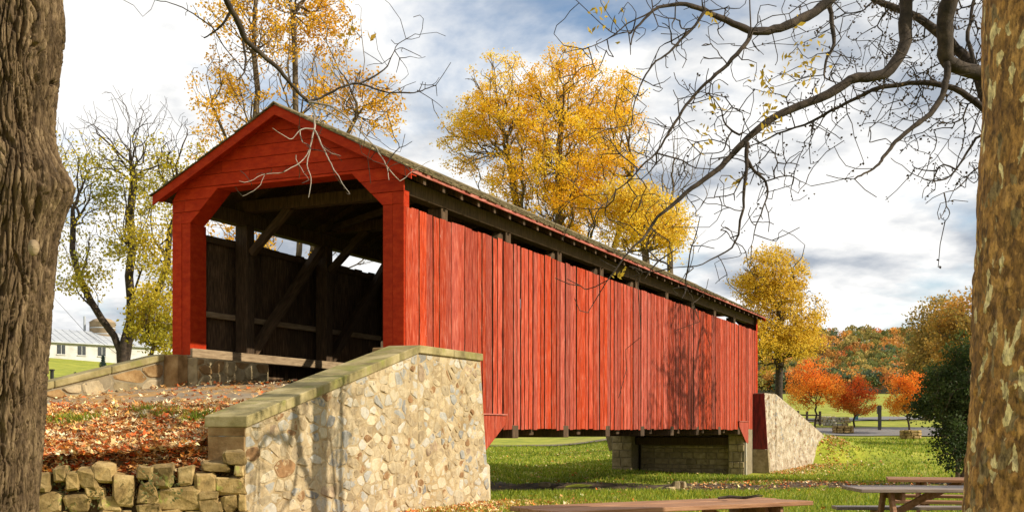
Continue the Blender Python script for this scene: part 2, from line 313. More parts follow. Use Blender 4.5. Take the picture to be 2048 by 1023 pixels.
# hill with its wood
def hill_z(x, y):
    k = sstep(330, 600, y); a = sstep(20, 190, x); b = sstep(900, 420, x)
    und = 1 + 0.07*np.sin(x*0.021 + 1.0) + 0.05*np.sin(x*0.055)
    return np.interp(y, [300, 350, 420, 560, 900], [8.0, 10.5, 21, 47, 58])*und*a*b + (ground_z(x, y) - 1.5)*(1 - a*b)
hx = np.linspace(10, 900, 70); hy = np.linspace(335, 900, 40); HX, HY = np.meshgrid(hx, hy); HZ = hill_z(HX, HY)
i = np.arange(39)[:, None]; j = np.arange(69)[None, :]
M_HILL = pmat('wooded_hill_soil', [(0.05, 0.05, 0.02), (0.09, 0.075, 0.03)], 0.05, 6, 1.0, seedrand=False)
struct(link('hill', mesh(np.stack([HX, HY, HZ], -1).reshape(-1, 3), np.stack([i*70+j, i*70+j+1, (i+1)*70+j+1, (i+1)*70+j], -1).reshape(-1, 4), smooth=True), M_HILL))

# ------------------------------------------------------------------ approach bank behind the wing wall, and the road on it
WA = np.array([-3.25, 14.0]); WB = np.array([-1.65, 20.1])         # outer face of the near wing wall
wd_ = (WB - WA)/np.linalg.norm(WB - WA); wn_ = np.array([wd_[1], -wd_[0]])     # outward (to the sun)
def bank_z(x, y):
    s, t = to_st(x, y)
    z = np.interp(s, [-14, -8.6, -6.5, -5.0, -0.2, 3, 9], [-1.75, -0.52, -0.1, 0.215, 0.85, 0.86, 0.6])
    n = 0.05*np.sin(1.7*np.asarray(x) + 0.8*np.asarray(y))*np.sin(1.3*np.asarray(y) - 0.4*np.asarray(x))
    return z + n*sstep(-4.3, -6, s)
DA = np.array([-3.28, 14.02]); DB = np.array([-6.6, 13.3])          # line of the dry stone wall
rows = []; NB, MB_ = 70, 90
for a in np.linspace(0, 1, NB):
    # from the wing wall line (right) to far left
    pr = WA + (WB - WA)*0; 
    row = []
    rows.append(row)
bx = np.linspace(-16, -0.9, 110); by = np.linspace(12.6, 26, 100); BX, BY = np.meshgrid(bx, by); BZ = bank_z(BX, BY)
# keep cells left of the wing wall's centre line and behind the dry wall
cx = (BX[:-1, :-1] + BX[1:, 1:])/2; cy = (BY[:-1, :-1] + BY[1:, 1:])/2
keep = ((cx - WA[0])*wn_[0] + (cy - WA[1])*wn_[1] < -0.2)
dn = np.array([(DB - DA)[1], -(DB - DA)[0]]); dn /= np.linalg.norm(dn)
if dn[1] < 0: dn = -dn
keep &= ((cx - DA[0])*dn[0] + (cy - DA[1])*dn[1] > 0.40)
ss, tt = to_st(cx, cy); keep &= ~((ss > 0.3) & (tt > -5.6)); keep &= ~((ss > -0.3) & (tt > -0.1))
n2_ = BX.shape[1]; I, J = np.nonzero(keep)
BF = np.stack([I*n2_+J, I*n2_+J+1, (I+1)*n2_+J+1, (I+1)*n2_+J], -1)
M_BANK = pmat('leafy_bank_soil', [(0.07, 0.045, 0.02), (0.15, 0.09, 0.035), (0.24, 0.14, 0.06)], 2.5, 9, 1.0, 0.8, 12, seedrand=False, spots=[(0.8, 0.57, 0.05, (0.06, 0.11, 0.015), (1, 1, 1))])
struct(link('bank', mesh(np.stack([BX, BY, BZ], -1).reshape(-1, 3), BF, smooth=True), M_BANK))
M_LANE = pmat('leaf_strewn_lane', [(0.17, 0.13, 0.085), (0.26, 0.205, 0.14), (0.33, 0.25, 0.16)], 1.2, 9, 0.95, 0.4, 25, seedrand=False, spots=[(0.55, 0.48, 0.12, (0.40, 0.225, 0.07), (1, 1, 1))])
def in_lane(x, y):
    s, t = to_st(x, y)
    return (s < 1.2) & (s > -4.35) & (t < -0.15 - 0.1*(s)) & ~((s > -0.2) & ((t < -4.9) | (t > -0.3)))
LX, LY = np.meshgrid(np.linspace(-15, -1.2, 120), np.linspace(14, 25, 100)); LZ = bank_z(LX, LY) + 0.012
c1 = (LX[:-1, :-1] + LX[1:, 1:])/2; c2 = (LY[:-1, :-1] + LY[1:, 1:])/2
kp = in_lane(c1, c2) & ((c1 - WA[0])*wn_[0] + (c2 - WA[1])*wn_[1] < -0.55)
I, J = np.nonzero(kp); n3_ = LX.shape[1]
struct(link('road', mesh(np.stack([LX, LY, LZ], -1).reshape(-1, 3), np.stack([I*n3_+J, I*n3_+J+1, (I+1)*n3_+J+1, (I+1)*n3_+J], -1), smooth=True), M_LANE))
# ------------------------------------------------------------------ the covered bridge
BR = empty('covered_bridge', BO, BA)
tag(BR, 'long red covered bridge with board siding, open eaves and mossy shingle roof', 'covered bridge')
rb = random.Random(3)
SID_TOP, SID_BOT = 4.02, 0.0
def board_me(wd, z0, z1, seed):
    r = random.Random(seed); th = 0.026
    n = 9; V = []
    for k in range(n):
        z = z0 + (z1 - z0)*k/(n-1); wob = r.uniform(-0.004, 0.004); d = r.uniform(-0.004, 0.004)
        a, b = -wd/2 + wob, wd/2 + wob*0.4
        zz = z + (r.uniform(-0.012, 0.012) if k in (0, n-1) else 0)
        V += [(a, -th + d, zz), (b, -th + d, zz + (r.uniform(-0.01, 0.01) if k in (0, n-1) else 0)), (b, 0, zz), (a, 0, zz)]
    F = []; fm = []
    for k in range(n-1):
        for q in range(4):
            F.append((4*k+q, 4*k+(q+1) % 4, 4*k+4+(q+1) % 4, 4*k+4+q)); fm.append(1 if q > 0 else 0)
    F += [(3, 2, 1, 0), (4*n-4, 4*n-3, 4*n-2, 4*n-1)]; fm += [1, 0]
    me = mesh(V, F, fmat=fm); me.materials.append(M_RED); me.materials.append(M_WOODB); return fix_normals(me)
variants = [(wd_v, board_me(wd_v - (0.043 if k < 12 else 0.004), SID_BOT, SID_TOP, 100 + k)) for k, wd_v in enumerate([0.19, 0.21, 0.225, 0.24, 0.25, 0.265, 0.28, 0.30, 0.33, 0.24, 0.26, 0.28, 0.30, 0.33, 0.35])]
short = [(wd_v, board_me(wd_v - (0.014 if k < 12 else 0.004), 1.25, SID_TOP, 200 + k)) for k, (wd_v, _) in enumerate(variants)]
for side in (0, 1):
    s = 0.02
    while s < BL - 0.1:
        k = rb.randrange(12, 15) if side == 1 else (rb.randrange(9, 12) if s < 2.2 else rb.randrange(0, 9)); wv_, me = variants[k]
        if s < 2.75 or s > BL - 0.85: wv_, me = short[k]
        o = link('side_board', me, None, BR)
        jut = rb.choice([0, 0.003, 0.006, 0.010, 0.016])
        if side == 0: o.location = (s + wv_/2, -jut, rb.uniform(-0.015, 0.012)); o.rotation_euler = (rb.uniform(-0.0012, 0.0015), rb.uniform(-0.003, 0.003), rb.uniform(-0.03, 0.03))
        else: o.location = (s + wv_/2, BW + jut*0.4, rb.uniform(-0.015, 0.012)); o.rotation_euler = (0, rb.uniform(-0.002, 0.002), math.pi + rb.uniform(-0.01, 0.01))
        s += wv_ + (rb.choice([-0.008, -0.004, 0, 0, 0.005]) if side == 0 else -0.010)
# nailing rails, chords, plates
for side in (0, 1):
    f = (lambda y: y) if side == 0 else (lambda y: BW - y)
    def bb(name, s0, s1, y0, y1, z0, z1, mat):
        a, b = sorted((f(y0), f(y1))); return box(name, (s0, s1, a, b, z0, z1), mat, BR, 0.012)
    bb('nailing_rail', 0.45, BL-0.2, 0.035, 0.12, 2.30, 2.42, M_WOODL if side else M_WOOD)
    bb('nailing_rail', 2.9, BL-1.1, 0.035, 0.12, 0.25, 0.37, M_WOOD)
    bb('nailing_rail', 0.45, BL-0.2, 0.035, 0.12, 3.84, 3.96, M_WOOD)
    bb('bottom_chord', -0.02, BL, 0.14, 0.46, 1.42, 1.60, M_WOODL)
    bb('bottom_chord', 2.3, BL-2.3, 0.14, 0.46, 0.12, 0.45, M_WOOD)
    bb('top_plate', -0.02, BL, 0.10, 0.36, 4.30, 4.58, M_WOOD)
    for i in range(10):
        sp = 1.86 + 3.0*i
        if sp > BL - 0.3: continue
        bb('truss_post', sp-0.13, sp+0.13, 0.13, 0.44, 0.5 if 2 < sp < BL-2.4 else 0.86, 4.30, M_WOOD)
        # diagonal rising towards midspan
        y = f(0.30)
        if i < 9:
            p0, p1 = ((sp+0.22, y, 1.62), (sp+2.85, y, 4.25)) if i < 4 else ((sp+2.78, y, 1.62), (sp+0.15, y, 4.25))
            beam('truss_brace', p0, p1, 0.18, 0.2, M_WOOD, BR)
        beam('knee_brace', (sp, f(0.45), 3.72), (sp, f(1.45), 4.62), 0.14, 0.16, M_WOOD, BR)
for i in range(10):
    sp = 1.86 + 3.0*i
    if sp > BL - 0.3: continue
    box('tie_beam', (sp-0.12, sp+0.12, 0.12, BW-0.12, 4.585, 4.83), M_WOOD, BR, 0.012)
    if 4 < sp < BL - 2:
        box('floor_beam', (sp-0.16, sp+0.16, -0.04, BW+0.04, -0.19, 0.10), M_WOOD, BR, 0.015)
        box('floor_beam', (sp+1.10, sp+1.32, 0.10, BW-0.1, -0.13, 0.10), M_WOOD, BR, 0.015)
for i in range(5):
    yy = 0.6 + i*1.0
    box('floor_stringer', (2.4, BL-2.4, yy-0.08, yy+0.08, 0.105, 0.33), M_WOOD, BR)
# lateral braces under the roof
for i in range(9):
    sp = 1.98 + 3.0*i
    beam('lateral_brace', (sp, 0.45, 4.66), (sp+2.76, BW-0.45, 4.66), 0.12, 0.12, M_WOOD, BR)
box('deck', (-0.05, BL+0.05, 0.48, BW-0.48, 0.72, 0.84), M_WOODB, BR)
# roof
RS = 0.50; EAVE_Z, EAVE_Y = 4.61, -0.29; RID_Z = EAVE_Z + RS*(BW/2 - EAVE_Y); R0, R1 = -0.30, BL + 0.30
def roofz(y): return EAVE_Z + RS*((y if y < BW/2 else BW - y) - EAVE_Y)
ln = math.hypot(1, RS)
for side in (0, 1):
    sg = 1 if side == 0 else -1; yo = 0 if side == 0 else BW
    Y = lambda y: yo + sg*y
    # sheathing, a slab below the shakes
    P = [(EAVE_Y, EAVE_Z), (BW/2, RID_Z), (BW/2, RID_Z - 0.06), (EAVE_Y, EAVE_Z - 0.06)]
    V, F = extrude_poly(P, lambda a, b, d: (d, Y(a), b), R0 + 0.03, R1 - 0.03)
    link('roof_sheathing', fix_normals(mesh(V, F)), M_WOODB, BR)
    # rafters
    me = None
    s = 0.12
    V, F = extrude_poly([(EAVE_Y + 0.05, roofz(EAVE_Y+0.05) - 0.07), (BW/2 - 0.02, RID_Z - 0.075), (BW/2 - 0.02, RID_Z - 0.22), (EAVE_Y + 0.05, roofz(EAVE_Y + 0.05) - 0.19)], lambda a, b, d: (d, sg*a, b), -0.05, 0.05)
    me = fix_normals(mesh(V, F))
    while s < BL:
        link('rafter', me, M_WOOD, BR, (s + 0.25, yo, 0)); s += 0.75
    # fascia at the eave
    a, b = sorted((Y(EAVE_Y), Y(EAVE_Y - 0.032))); box('eave_fascia', (R0+0.05, R1-0.05, a, b, EAVE_Z - 0.065, EAVE_Z + 0.012), M_FASCIA, BR, 0.006)
    # shakes: courses of single wooden shingles, too fine to pick apart from here
    q = np.random.default_rng(40 + side); Vs = []; C = 0; slope_len = (BW/2 - EAVE_Y)*ln; ex = 0.19
    nrow = int(slope_len/ex) + 1; un = np.array([1/ln, RS/ln]); nn = np.array([-RS/ln, 1/ln])
    VV, FF = [], []
    for r_ in range(nrow):
        s = R0 - q.uniform(0, 0.1)
        while s < R1:
            wdt = q.uniform(0.09, 0.22); s1 = min(s + wdt - 0.006, R1 + 0.02); s0 = max(s, R0 - 0.02)
            if s1 - s0 > 0.03:
                d0 = r_*ex - 0.05 + q.uniform(-0.025, 0.015); d1 = min(d0 + 0.42, slope_len)
                h0 = 0.036 + q.uniform(0, 0.02); h1 = 0.010
                def pt(sv, d, h): yz = np.array([EAVE_Y, EAVE_Z]) + un*d + nn*h; return (sv, Y(yz[0]), yz[1])
                n0 = len(VV)
                VV += [pt(s0, d0, h0-0.022), pt(s1, d0, h0-0.022), pt(s1, d0, h0), pt(s0, d0, h0), pt(s0, d1, h1), pt(s1, d1, h1)]
                FF += [(n0, n0+1, n0+2, n0+3), (n0+3, n0+2, n0+5, n0+4), (n0, n0+3, n0+4), (n0+1, n0+5, n0+2)]
            s += wdt
    o = link('shingle_roof', fix_normals(mesh(VV, FF)), M_SHAKE, BR); o['kind'] = 'stuff'
V, F = extrude_poly([(BW/2 - 0.14, RID_Z - 0.02), (BW/2, RID_Z + 0.075), (BW/2 + 0.14, RID_Z - 0.02), (BW/2 + 0.12, RID_Z - 0.04), (BW/2, RID_Z + 0.05), (BW/2 - 0.12, RID_Z - 0.04)], lambda a, b, d: (d, a, b), R0 - 0.02, R1 + 0.02)
link('ridge_cap', fix_normals(mesh(V, F)), M_SHAKE, BR)
# portals
OP_IN, OP_Z0, OP_CH, OP_TOP = 0.41, 4.06, 0.66, 4.69
def open_half(z):      # distance from the outer edge to the opening
    if z <= OP_Z0: return OP_IN
    if z < OP_TOP: return OP_IN + OP_CH*(z - OP_Z0)/(OP_TOP - OP_Z0)
    return None
def portal(s_face, sgn):
    """sgn -1: the portal looks towards -s"""
    D = lambda d: s_face + sgn*d
    def piece(name, poly, d0, d1, mat, lap=0.0):
        zmin = min(p[1] for p in poly); zmax = max(p[1] for p in poly)
        def fn(a, b, d):
            k = 0 if d == d0 else lap*(zmax - b)/(zmax - zmin + 1e-6)
            return (D(d + k), a, b)
        V, F = extrude_poly(poly, fn, d0, d1); me = fix_normals(mesh(V, F)); bevel_me(me, 0.003)
        return link(name, me, mat, BR)
    topz = lambda y: roofz(y) - 0.07
    ycut = lambda z: (z + 0.07 - EAVE_Z)/RS + EAVE_Y    # y where the roof underside reaches z
    # posts: two boards each, and the lit reveal board
    for m in (0, 1):
        g = (lambda y: y) if m == 0 else (lambda y: BW - y)
        def bx(name, y0, y1, d0, d1, z0, z1, mat=M_REDP):
            a, b = sorted((g(y0), g(y1))); c, d = sorted((D(d0), D(d1))); return box(name, (c, d, a, b, z0, z1), mat, BR, 0.004)
        bx('portal_board', -0.035, 0.195, 0.006, 0.034, 1.47, 4.059)
        bx('portal_board', 0.2, 0.405, 0.0, 0.026, 1.47, 4.059)
        bx('corner_board', -0.036, -0.008, -0.16, 0.003, 1.47, 4.30)
        bx('reveal_board', 0.378, 0.404, -0.46, -0.003, 1.48, OP_Z0 - 0.001)
        V, F = extrude_poly([(g(OP_IN-0.03), OP_Z0), (g(OP_IN), OP_Z0), (g(OP_IN+OP_CH), OP_TOP), (g(OP_IN+OP_CH), OP_TOP+0.03)], lambda a, b, d: (D(d), a, b), -0.40, -0.003)
        link('reveal_board', fix_normals(mesh(V, F)), M_REDP, BR)
    box('reveal_board', tuple(sorted((D(-0.40), D(-0.003)))) + (OP_IN+OP_CH-0.02, BW-OP_IN-OP_CH+0.02, OP_TOP+0.002, OP_TOP+0.03), M_REDP, BR)
    # horizontal gable boards with lapped edges
    r = random.Random(11 + int(s_face)); z0 = OP_Z0; hz = 0.228
    while z0 < RID_Z - 0.18:
        z1 = z0 + hz - 0.006
        zs = [z0] + [z for z in (OP_TOP, 4.355) if z0 < z < z1] + [z1]
        lo = []                                            # outer edge per z
        edge = lambda z: max(-0.035, ycut(z) + 0.0)
        if z0 < OP_TOP - 0.02:
            zt = min(z1, OP_TOP) if z1 < OP_TOP + 0.1 else z1
            for m in (0, 1):
                g = (lambda y: y) if m == 0 else (lambda y: BW - y)
                zz = [z0, min(z1, OP_TOP - 0.001)] if z1 <= OP_TOP else None
                if zz:
                    a = [(edge(z), z) for z in zz]; b = [(open_half(z), z) for z in zz]
                    # a butt joint now and then
                    if r.random() < 0.6:
                        f_ = r.uniform(0.35, 0.65); mid = [((1-f_)*p[0] + f_*q_[0], p[1]) for p, q_ in zip(a, b)]; mx_ = mid[0][0]; mid = [(mx_, p[1]) for p in mid]
                        piece('gable_board', [(g(y), z) for y, z in [a[0], mid[0], mid[1], a[1]]], 0.0, 0.022 + r.uniform(0, 0.006), M_REDP, 0.014)
                        piece('gable_board', [(g(y), z) for y, z in [(mid[0][0]+0.004, z0), b[0], b[1], (mid[1][0]+0.004, zz[1])]], 0.0, 0.022 + r.uniform(0, 0.006), M_REDP, 0.014)
                    else:
                        piece('gable_board', [(g(y), z) for y, z in [a[0], b[0], b[1], a[1]]], 0.0, 0.022 + r.uniform(0, 0.006), M_REDP, 0.014)
            if z1 > OP_TOP:                                # the row that bridges the top of the opening
                poly = [(edge(z0), z0), (open_half(z0), z0), (OP_IN+OP_CH, OP_TOP), (BW-OP_IN-OP_CH, OP_TOP), (BW-open_half(z0), z0), (BW-edge(z0), z0), (BW-edge(z1), z1), (edge(z1), z1)]
                piece('gable_board', poly, 0.0, 0.022, M_REDP, 0.012)
        else:
            a, b = edge(z0), BW - edge(z0); a1, b1 = edge(z1), BW - edge(z1)
            cuts = [a] + sorted(r.uniform(a + 0.5, b - 0.5) for _ in range(1 if b - a > 2.5 else 0)) + [b]
            for c0, c1 in zip(cuts[:-1], cuts[1:]):
                lo0 = c0 + (0.004 if c0 != a else 0); top0 = a1 if c0 == a else lo0; top1 = b1 if c1 == b else c1
                piece('gable_board', [(lo0, z0), (c1, z0), (top1, z1), (top0, z1)], 0.0, 0.022 + r.uniform(0, 0.006), M_REDP, 0.014)
        z0 += hz
    e0 = ycut(z0)
    piece('gable_board', [(e0, z0), (BW - e0, z0), (BW/2, RID_Z - 0.09)], 0.0, 0.024, M_REDP, 0.01)
    # backing behind the gable boards
    V, F = extrude_poly([(0.0, 3.9), (OP_IN - 0.04, 3.9), (OP_IN - 0.035, OP_Z0), (OP_IN+OP_CH-0.03, OP_TOP+0.04), (BW/2, OP_TOP+0.04), (BW/2, RID_Z - 0.1), (0.0, roofz(0.0) - 0.1)], lambda a, b, d: (D(d), a, b), -0.03, -0.004)
    link('gable_backing', fix_normals(mesh(V, F)), M_WOODB, BR)
    V, F = extrude_poly([(BW - a, b) for a, b in [(0.0, 3.9), (OP_IN - 0.04, 3.9), (OP_IN - 0.035, OP_Z0), (OP_IN+OP_CH-0.03, OP_TOP+0.04), (BW/2 - 0.002, OP_TOP+0.04), (BW/2 - 0.002, RID_Z - 0.1), (0.0, roofz(0.0) - 0.1)]], lambda a, b, d: (D(d), a, b), -0.03, -0.004)
    link('gable_backing', fix_normals(mesh(V, F)), M_WOODB, BR)
    # rake boards under the overhang
    for m in (0, 1):
        g = (lambda y: y) if m == 0 else (lambda y: BW - y)
        poly = [(EAVE_Y - 0.03, EAVE_Z - 0.005), (BW/2, RID_Z + 0.012), (BW/2, RID_Z - 0.17), (EAVE_Y - 0.03, EAVE_Z - 0.185)]
        V, F = extrude_poly([(g(a), b) for a, b in poly], lambda a, b, d: (D(d), a, b), 0.25 - m*0.001, 0.285 - m*0.001)
        link('rake_board', fix_normals(mesh(V, F)), M_REDP, BR)
        V, F = extrude_poly([(g(a), b) for a, b in [(EAVE_Y, EAVE_Z - 0.075), (BW/2, RID_Z - 0.075), (BW/2, RID_Z - 0.095), (EAVE_Y, EAVE_Z - 0.095)]], lambda a, b, d: (D(d), a, b), 0.03, 0.249)
        link('rake_soffit', fix_normals(mesh(V, F)), M_REDP, BR)
portal(0.0, -1); portal(BL, 1)
# red skirts that cover the bearings at both ends
for nm, s0, s1, q in (('near', 2.75, 4.25, 1), ('far', BL-3.4, BL-1.85, -1)):
    a, b = (s0, s1) if q > 0 else (s1, s0)
    V, F = extrude_poly([(a, 0.30), (b, 0.30), (b - 0.04*q, 0.10), (a + 0.42*q, -0.48), (a + 0.1*q, -0.55), (a, -0.5)], lambda x, z, d: (x, d, z), -0.085, -0.055)
    link('bearing_skirt', fix_normals(mesh(V, F)), M_RED, BR)
    box('skirt_ledge', (min(a, b)-0.02, max(a, b)+0.02, -0.12, -0.028, 0.302, 0.33), M_FASCIA, BR, 0.004)
# ------------------------------------------------------------------ masonry
def clip_half(poly, nx_, ny_, c):
    """keep n.p <= c"""
    outp = []
    for i in range(len(poly)):
        p, q = poly[i], poly[(i+1) % len(poly)]
        dp, dq = nx_*p[0] + ny_*p[1] - c, nx_*q[0] + ny_*q[1] - c
        if dp <= 0: outp.append(p)
        if (dp < 0 < dq) or (dq < 0 < dp):
            k = dp/(dp - dq); outp.append((p[0] + k*(q[0]-p[0]), p[1] + k*(q[1]-p[1])))
    return outp
def inside(poly, p):
    sgn = 0
    for i in range(len(poly)):
        a, b = poly[i], poly[(i+1) % len(poly)]
        c = (b[0]-a[0])*(p[1]-a[1]) - (b[1]-a[1])*(p[0]-a[0])
        if c == 0: continue
        if sgn == 0: sgn = 1 if c > 0 else -1
        elif (c > 0) != (sgn > 0): return False
    return True
def rubble(poly, dmin, stretch, gap, seed, tries=9000, var=0.6):
    """irregular stones of a convex wall face: shrunken, rounded Voronoi cells of a variable-radius scatter; sizes in metres of z"""
    r = random.Random(seed); xs = [p[0] for p in poly]; zs = [p[1] for p in poly]; pts = []
    for _ in range(tries):
        p = (r.uniform(min(xs), max(xs)), r.uniform(min(zs), max(zs)))
        if not inside(poly, p): continue
        rad = dmin*(1 + var*(r.random()**2*2 - 0.35))
        if all(((p[0]-q[0])/stretch)**2 + (p[1]-q[1])**2 > ((rad + q[2])/2)**2 for q in pts): pts.append((*p, rad))
    cells = []
    for i, p in enumerate(pts):
        c = list(poly)
        for j, q in enumerate(pts):
            if i == j: continue
            dx, dz = (q[0]-p[0])/stretch, q[1]-p[1]; d2 = dx*dx + dz*dz
            if d2 > (dmin*5)**2: continue
            # bisector in stretched space
            mx_, mz_ = (p[0]+q[0])/2, (p[1]+q[1])/2; n_x, n_z = dx/stretch, dz
            L = math.hypot(n_x, n_z); n_x /= L; n_z /= L
            c = clip_half(c, n_x, n_z, n_x*mx_ + n_z*mz_ - gap*r.uniform(0.5, 1.5)/2)
            if len(c) < 3: break
        if len(c) < 3: continue
        for k in range(len(poly)):                        # stay off the rim
            a, b = poly[k], poly[(k+1) % len(poly)]; n_x, n_z = b[1]-a[1], -(b[0]-a[0]); L = math.hypot(n_x, n_z); n_x /= L; n_z /= L
            if n_x*(p[0]-a[0]) + n_z*(p[1]-a[1]) > 0: n_x, n_z = -n_x, -n_z
            c = clip_half(c, n_x, n_z, n_x*a[0] + n_z*a[1] - gap*0.6)
            if len(c) < 3: break
        if len(c) < 3: continue
        # drop very short edges, round the corners
        cc = [c[k] for k in range(len(c)) if math.dist(c[k], c[k-1]) > 0.02]
        if len(cc) < 3: continue
        rd = []
        for k in range(len(cc)):
            a, b, d = cc[k-1], cc[k], cc[(k+1) % len(cc)]; f1, f2 = r.uniform(0.08, 0.24), r.uniform(0.08, 0.24)
            rd += [(b[0] + (a[0]-b[0])*f1, b[1] + (a[1]-b[1])*f1), (b[0] + (d[0]-b[0])*f2, b[1] + (d[1]-b[1])*f2)]
        ar = abs(sum(rd[k-1][0]*rd[k][1] - rd[k][0]*rd[k-1][1] for k in range(len(rd))))/2
        if ar > 0.0035: cells.append(rd)
    return cells
def stone_me(cell, place, proud, seed, back=0.06):
    """place(a, z, d): d is the distance out of the wall face"""
    r = random.Random(seed); n = len(cell); cxm = sum(p[0] for p in cell)/n; czm = sum(p[1] for p in cell)/n
    V = []; tilt_a, tilt_z = r.uniform(-0.06, 0.06), r.uniform(-0.06, 0.06)
    for k, (sc, d) in enumerate(((1.0, -back), (1.0, proud*0.35), (0.86, proud*0.95))):
        for a, z in cell: V.append(place(cxm + (a-cxm)*sc, czm + (z-czm)*sc, d + (k == 2)*(tilt_a*(a-cxm) + tilt_z*(z-czm) + r.uniform(-0.004, 0.004))))
    V.append(place(cxm, czm, proud*1.1))
    F = []
    for k in range(2): F += [(k*n+i, k*n+(i+1) % n, (k+1)*n+(i+1) % n, (k+1)*n+i) for i in range(n)]
    F += [(2*n+i, 2*n+(i+1) % n, 3*n) for i in range(n)]
    return fix_normals(mesh(V, F))
def pick_stone(r): return M_STONE[r.choices(range(8), [22, 20, 12, 6, 9, 5, 22, 20])[0]]

# near wing wall and abutment on the sunlit side: faces A-B (flared wing) and B-C (return along the bridge)
WW = empty('wing_wall', (WB[0], WB[1], -1.4)); tag(WW, 'near cream rubble stone wing wall with sloping mossy coping beside the bridge portal', 'stone wall')
off = Vector((WB[0], WB[1], -1.4))
LEN1 = float(np.linalg.norm(WB - WA)); LEN2 = 2.5; TOPA, TOPB = 0.03, 1.33; BOT = -1.75
BAT = 0.44                                              # batter of the stream end
def face1(a, z, d): p = WA + wd_*a + wn_*d; return (p[0]-off.x, p[1]-off.y, z-off.z)
D1v = D1; N1v = D2
def face2(a, z, d): p = WB + D1v*a + N1v*d; return (p[0]-off.x, p[1]-off.y, z-off.z)
# mortar cores
def prism(poly, place, d0, d1, mat, name, parent):
    V, F = extrude_poly(poly, place, d0, d1); return link(name, fix_normals(mesh(V, F)), mat, parent)
P1 = [(0, BOT), (LEN1, BOT), (LEN1, TOPB), (0, TOPA)]
P2 = [(0.0, BOT), (LEN2 + BAT, BOT), (LEN2, TOPB), (0.0, TOPB)]
prism(P1, face1, -0.50, 0.0, M_MORTAR, 'mortar_core', WW)
prism(P2, face2, -0.45, 0.001, M_MORTAR, 'mortar_core', WW)
sr = random.Random(5); allc = []
for poly, place, sd, st_ in ((P1, face1, 21, 2.1), (P2, face2, 22, 1.35)):
    pl = [(a, max(z, -1.5)) if z < -1.5 else (a, z) for a, z in poly]
    for c in rubble(pl, 0.152, st_, 0.032, sd, var=1.2):
        ar = abs(sum(c[k-1][0]*c[k][1] - c[k][0]*c[k-1][1] for k in range(len(c))))/st_; allc.append((ar, c, place))
allc.sort(key=lambda a: -a[0]); small = []
for k, (ar, c, place) in enumerate(allc):
    me = stone_me(c, place, sr.choice([0.001, 0.003, 0.005, 0.010, 0.018]), sr.random())
    if k < 300: link('stone', me, pick_stone(sr), WW)
    else: small.append((me, sr.choice([0, 1, 2, 4, 6, 7])))
if small:                                               # the smallest chinking stones, joined
    bm = bmesh.new()
    for me, mi in small:
        for p in me.polygons: p.material_index = mi
        bm.from_mesh(me)
    me = bpy.data.meshes.new('m'); bm.to_mesh(me); bm.free(); link('chinking_stones', me, M_STONE, WW)['kind'] = 'stuff'
# end blocks at the low end of the wing (brown sandstone quoins seen end-on)
z = -1.5; k = 0
while z < TOPA - 0.1:
    h = [0.34, 0.3, 0.36, 0.42, 0.4][k % 5]; h = min(h, TOPA - z)
    V, F = extrude_poly([(-0.012 - 0.01*(k % 2), z + 0.006), (0.0, z + 0.006), (0.0, z + h - 0.006), (-0.012 - 0.01*(k % 2), z + h - 0.006)], face1, -0.49, -0.004)
    link('end_block', fix_normals(mesh(V, F)), M_BLOCK, WW); z += h; k += 1
# battered stream-end stones of the abutment
z = -1.5; k = 0
while z < TOPB - 0.1:
    h = sr.uniform(0.28, 0.4); h = min(h, TOPB - z - 0.01)
    e0 = LEN2 + BAT*(TOPB - z)/(TOPB - BOT); e1 = LEN2 + BAT*(TOPB - z - h)/(TOPB - BOT)
    V, F = extrude_poly([(e0 - 0.03, z + 0.008), (e0 + 0.014, z + 0.008), (e1 + 0.014, z + h - 0.008), (e1 - 0.03, z + h - 0.008)], face2, -0.44, -0.006)
    link('end_block', fix_normals(mesh(V, F)), M_BLOCK, WW); z += h; k += 1
# a footing buttress at the foot of the stream end
V, F = extrude_poly([(LEN2 + 0.34, -1.75), (LEN2 + 0.62, -1.75), (LEN2 + 0.56, -0.72), (LEN2 + 0.36, -0.62)], face2, -0.4, -0.06)
link('footing_block', fix_normals(mesh(V, F)), M_STONE[1], WW)
# coping slabs
def cope(a0, a1, z0, z1, place, th=0.14, over=0.045, nm='coping_slab', back=-0.54):
    V, F = extrude_poly([(a0 + 0.004, z0), (a1 - 0.004, z1), (a1 - 0.004, z1 + th), (a0 + 0.004, z0 + th)], place, back, over)
    me = fix_normals(mesh(V, F)); bevel_me(me, 0.012, 1); return link(nm, me, M_COPE, WW)
cuts = [-0.03, 1.05, 2.2, 3.15, 4.3, 5.3, LEN1 + 0.0]
for a0, a1 in zip(cuts[:-1], cuts[1:]): cope(a0, a1, TOPA + (TOPB-TOPA)*a0/LEN1 + 0.002, TOPA + (TOPB-TOPA)*a1/LEN1 + 0.002, face1)
for a0, a1 in ((0.0, 1.3), (1.3, LEN2 + 0.04)): cope(a0, a1, TOPB + 0.003, TOPB + 0.003, face2, 0.14, 0.05, back=-0.46)
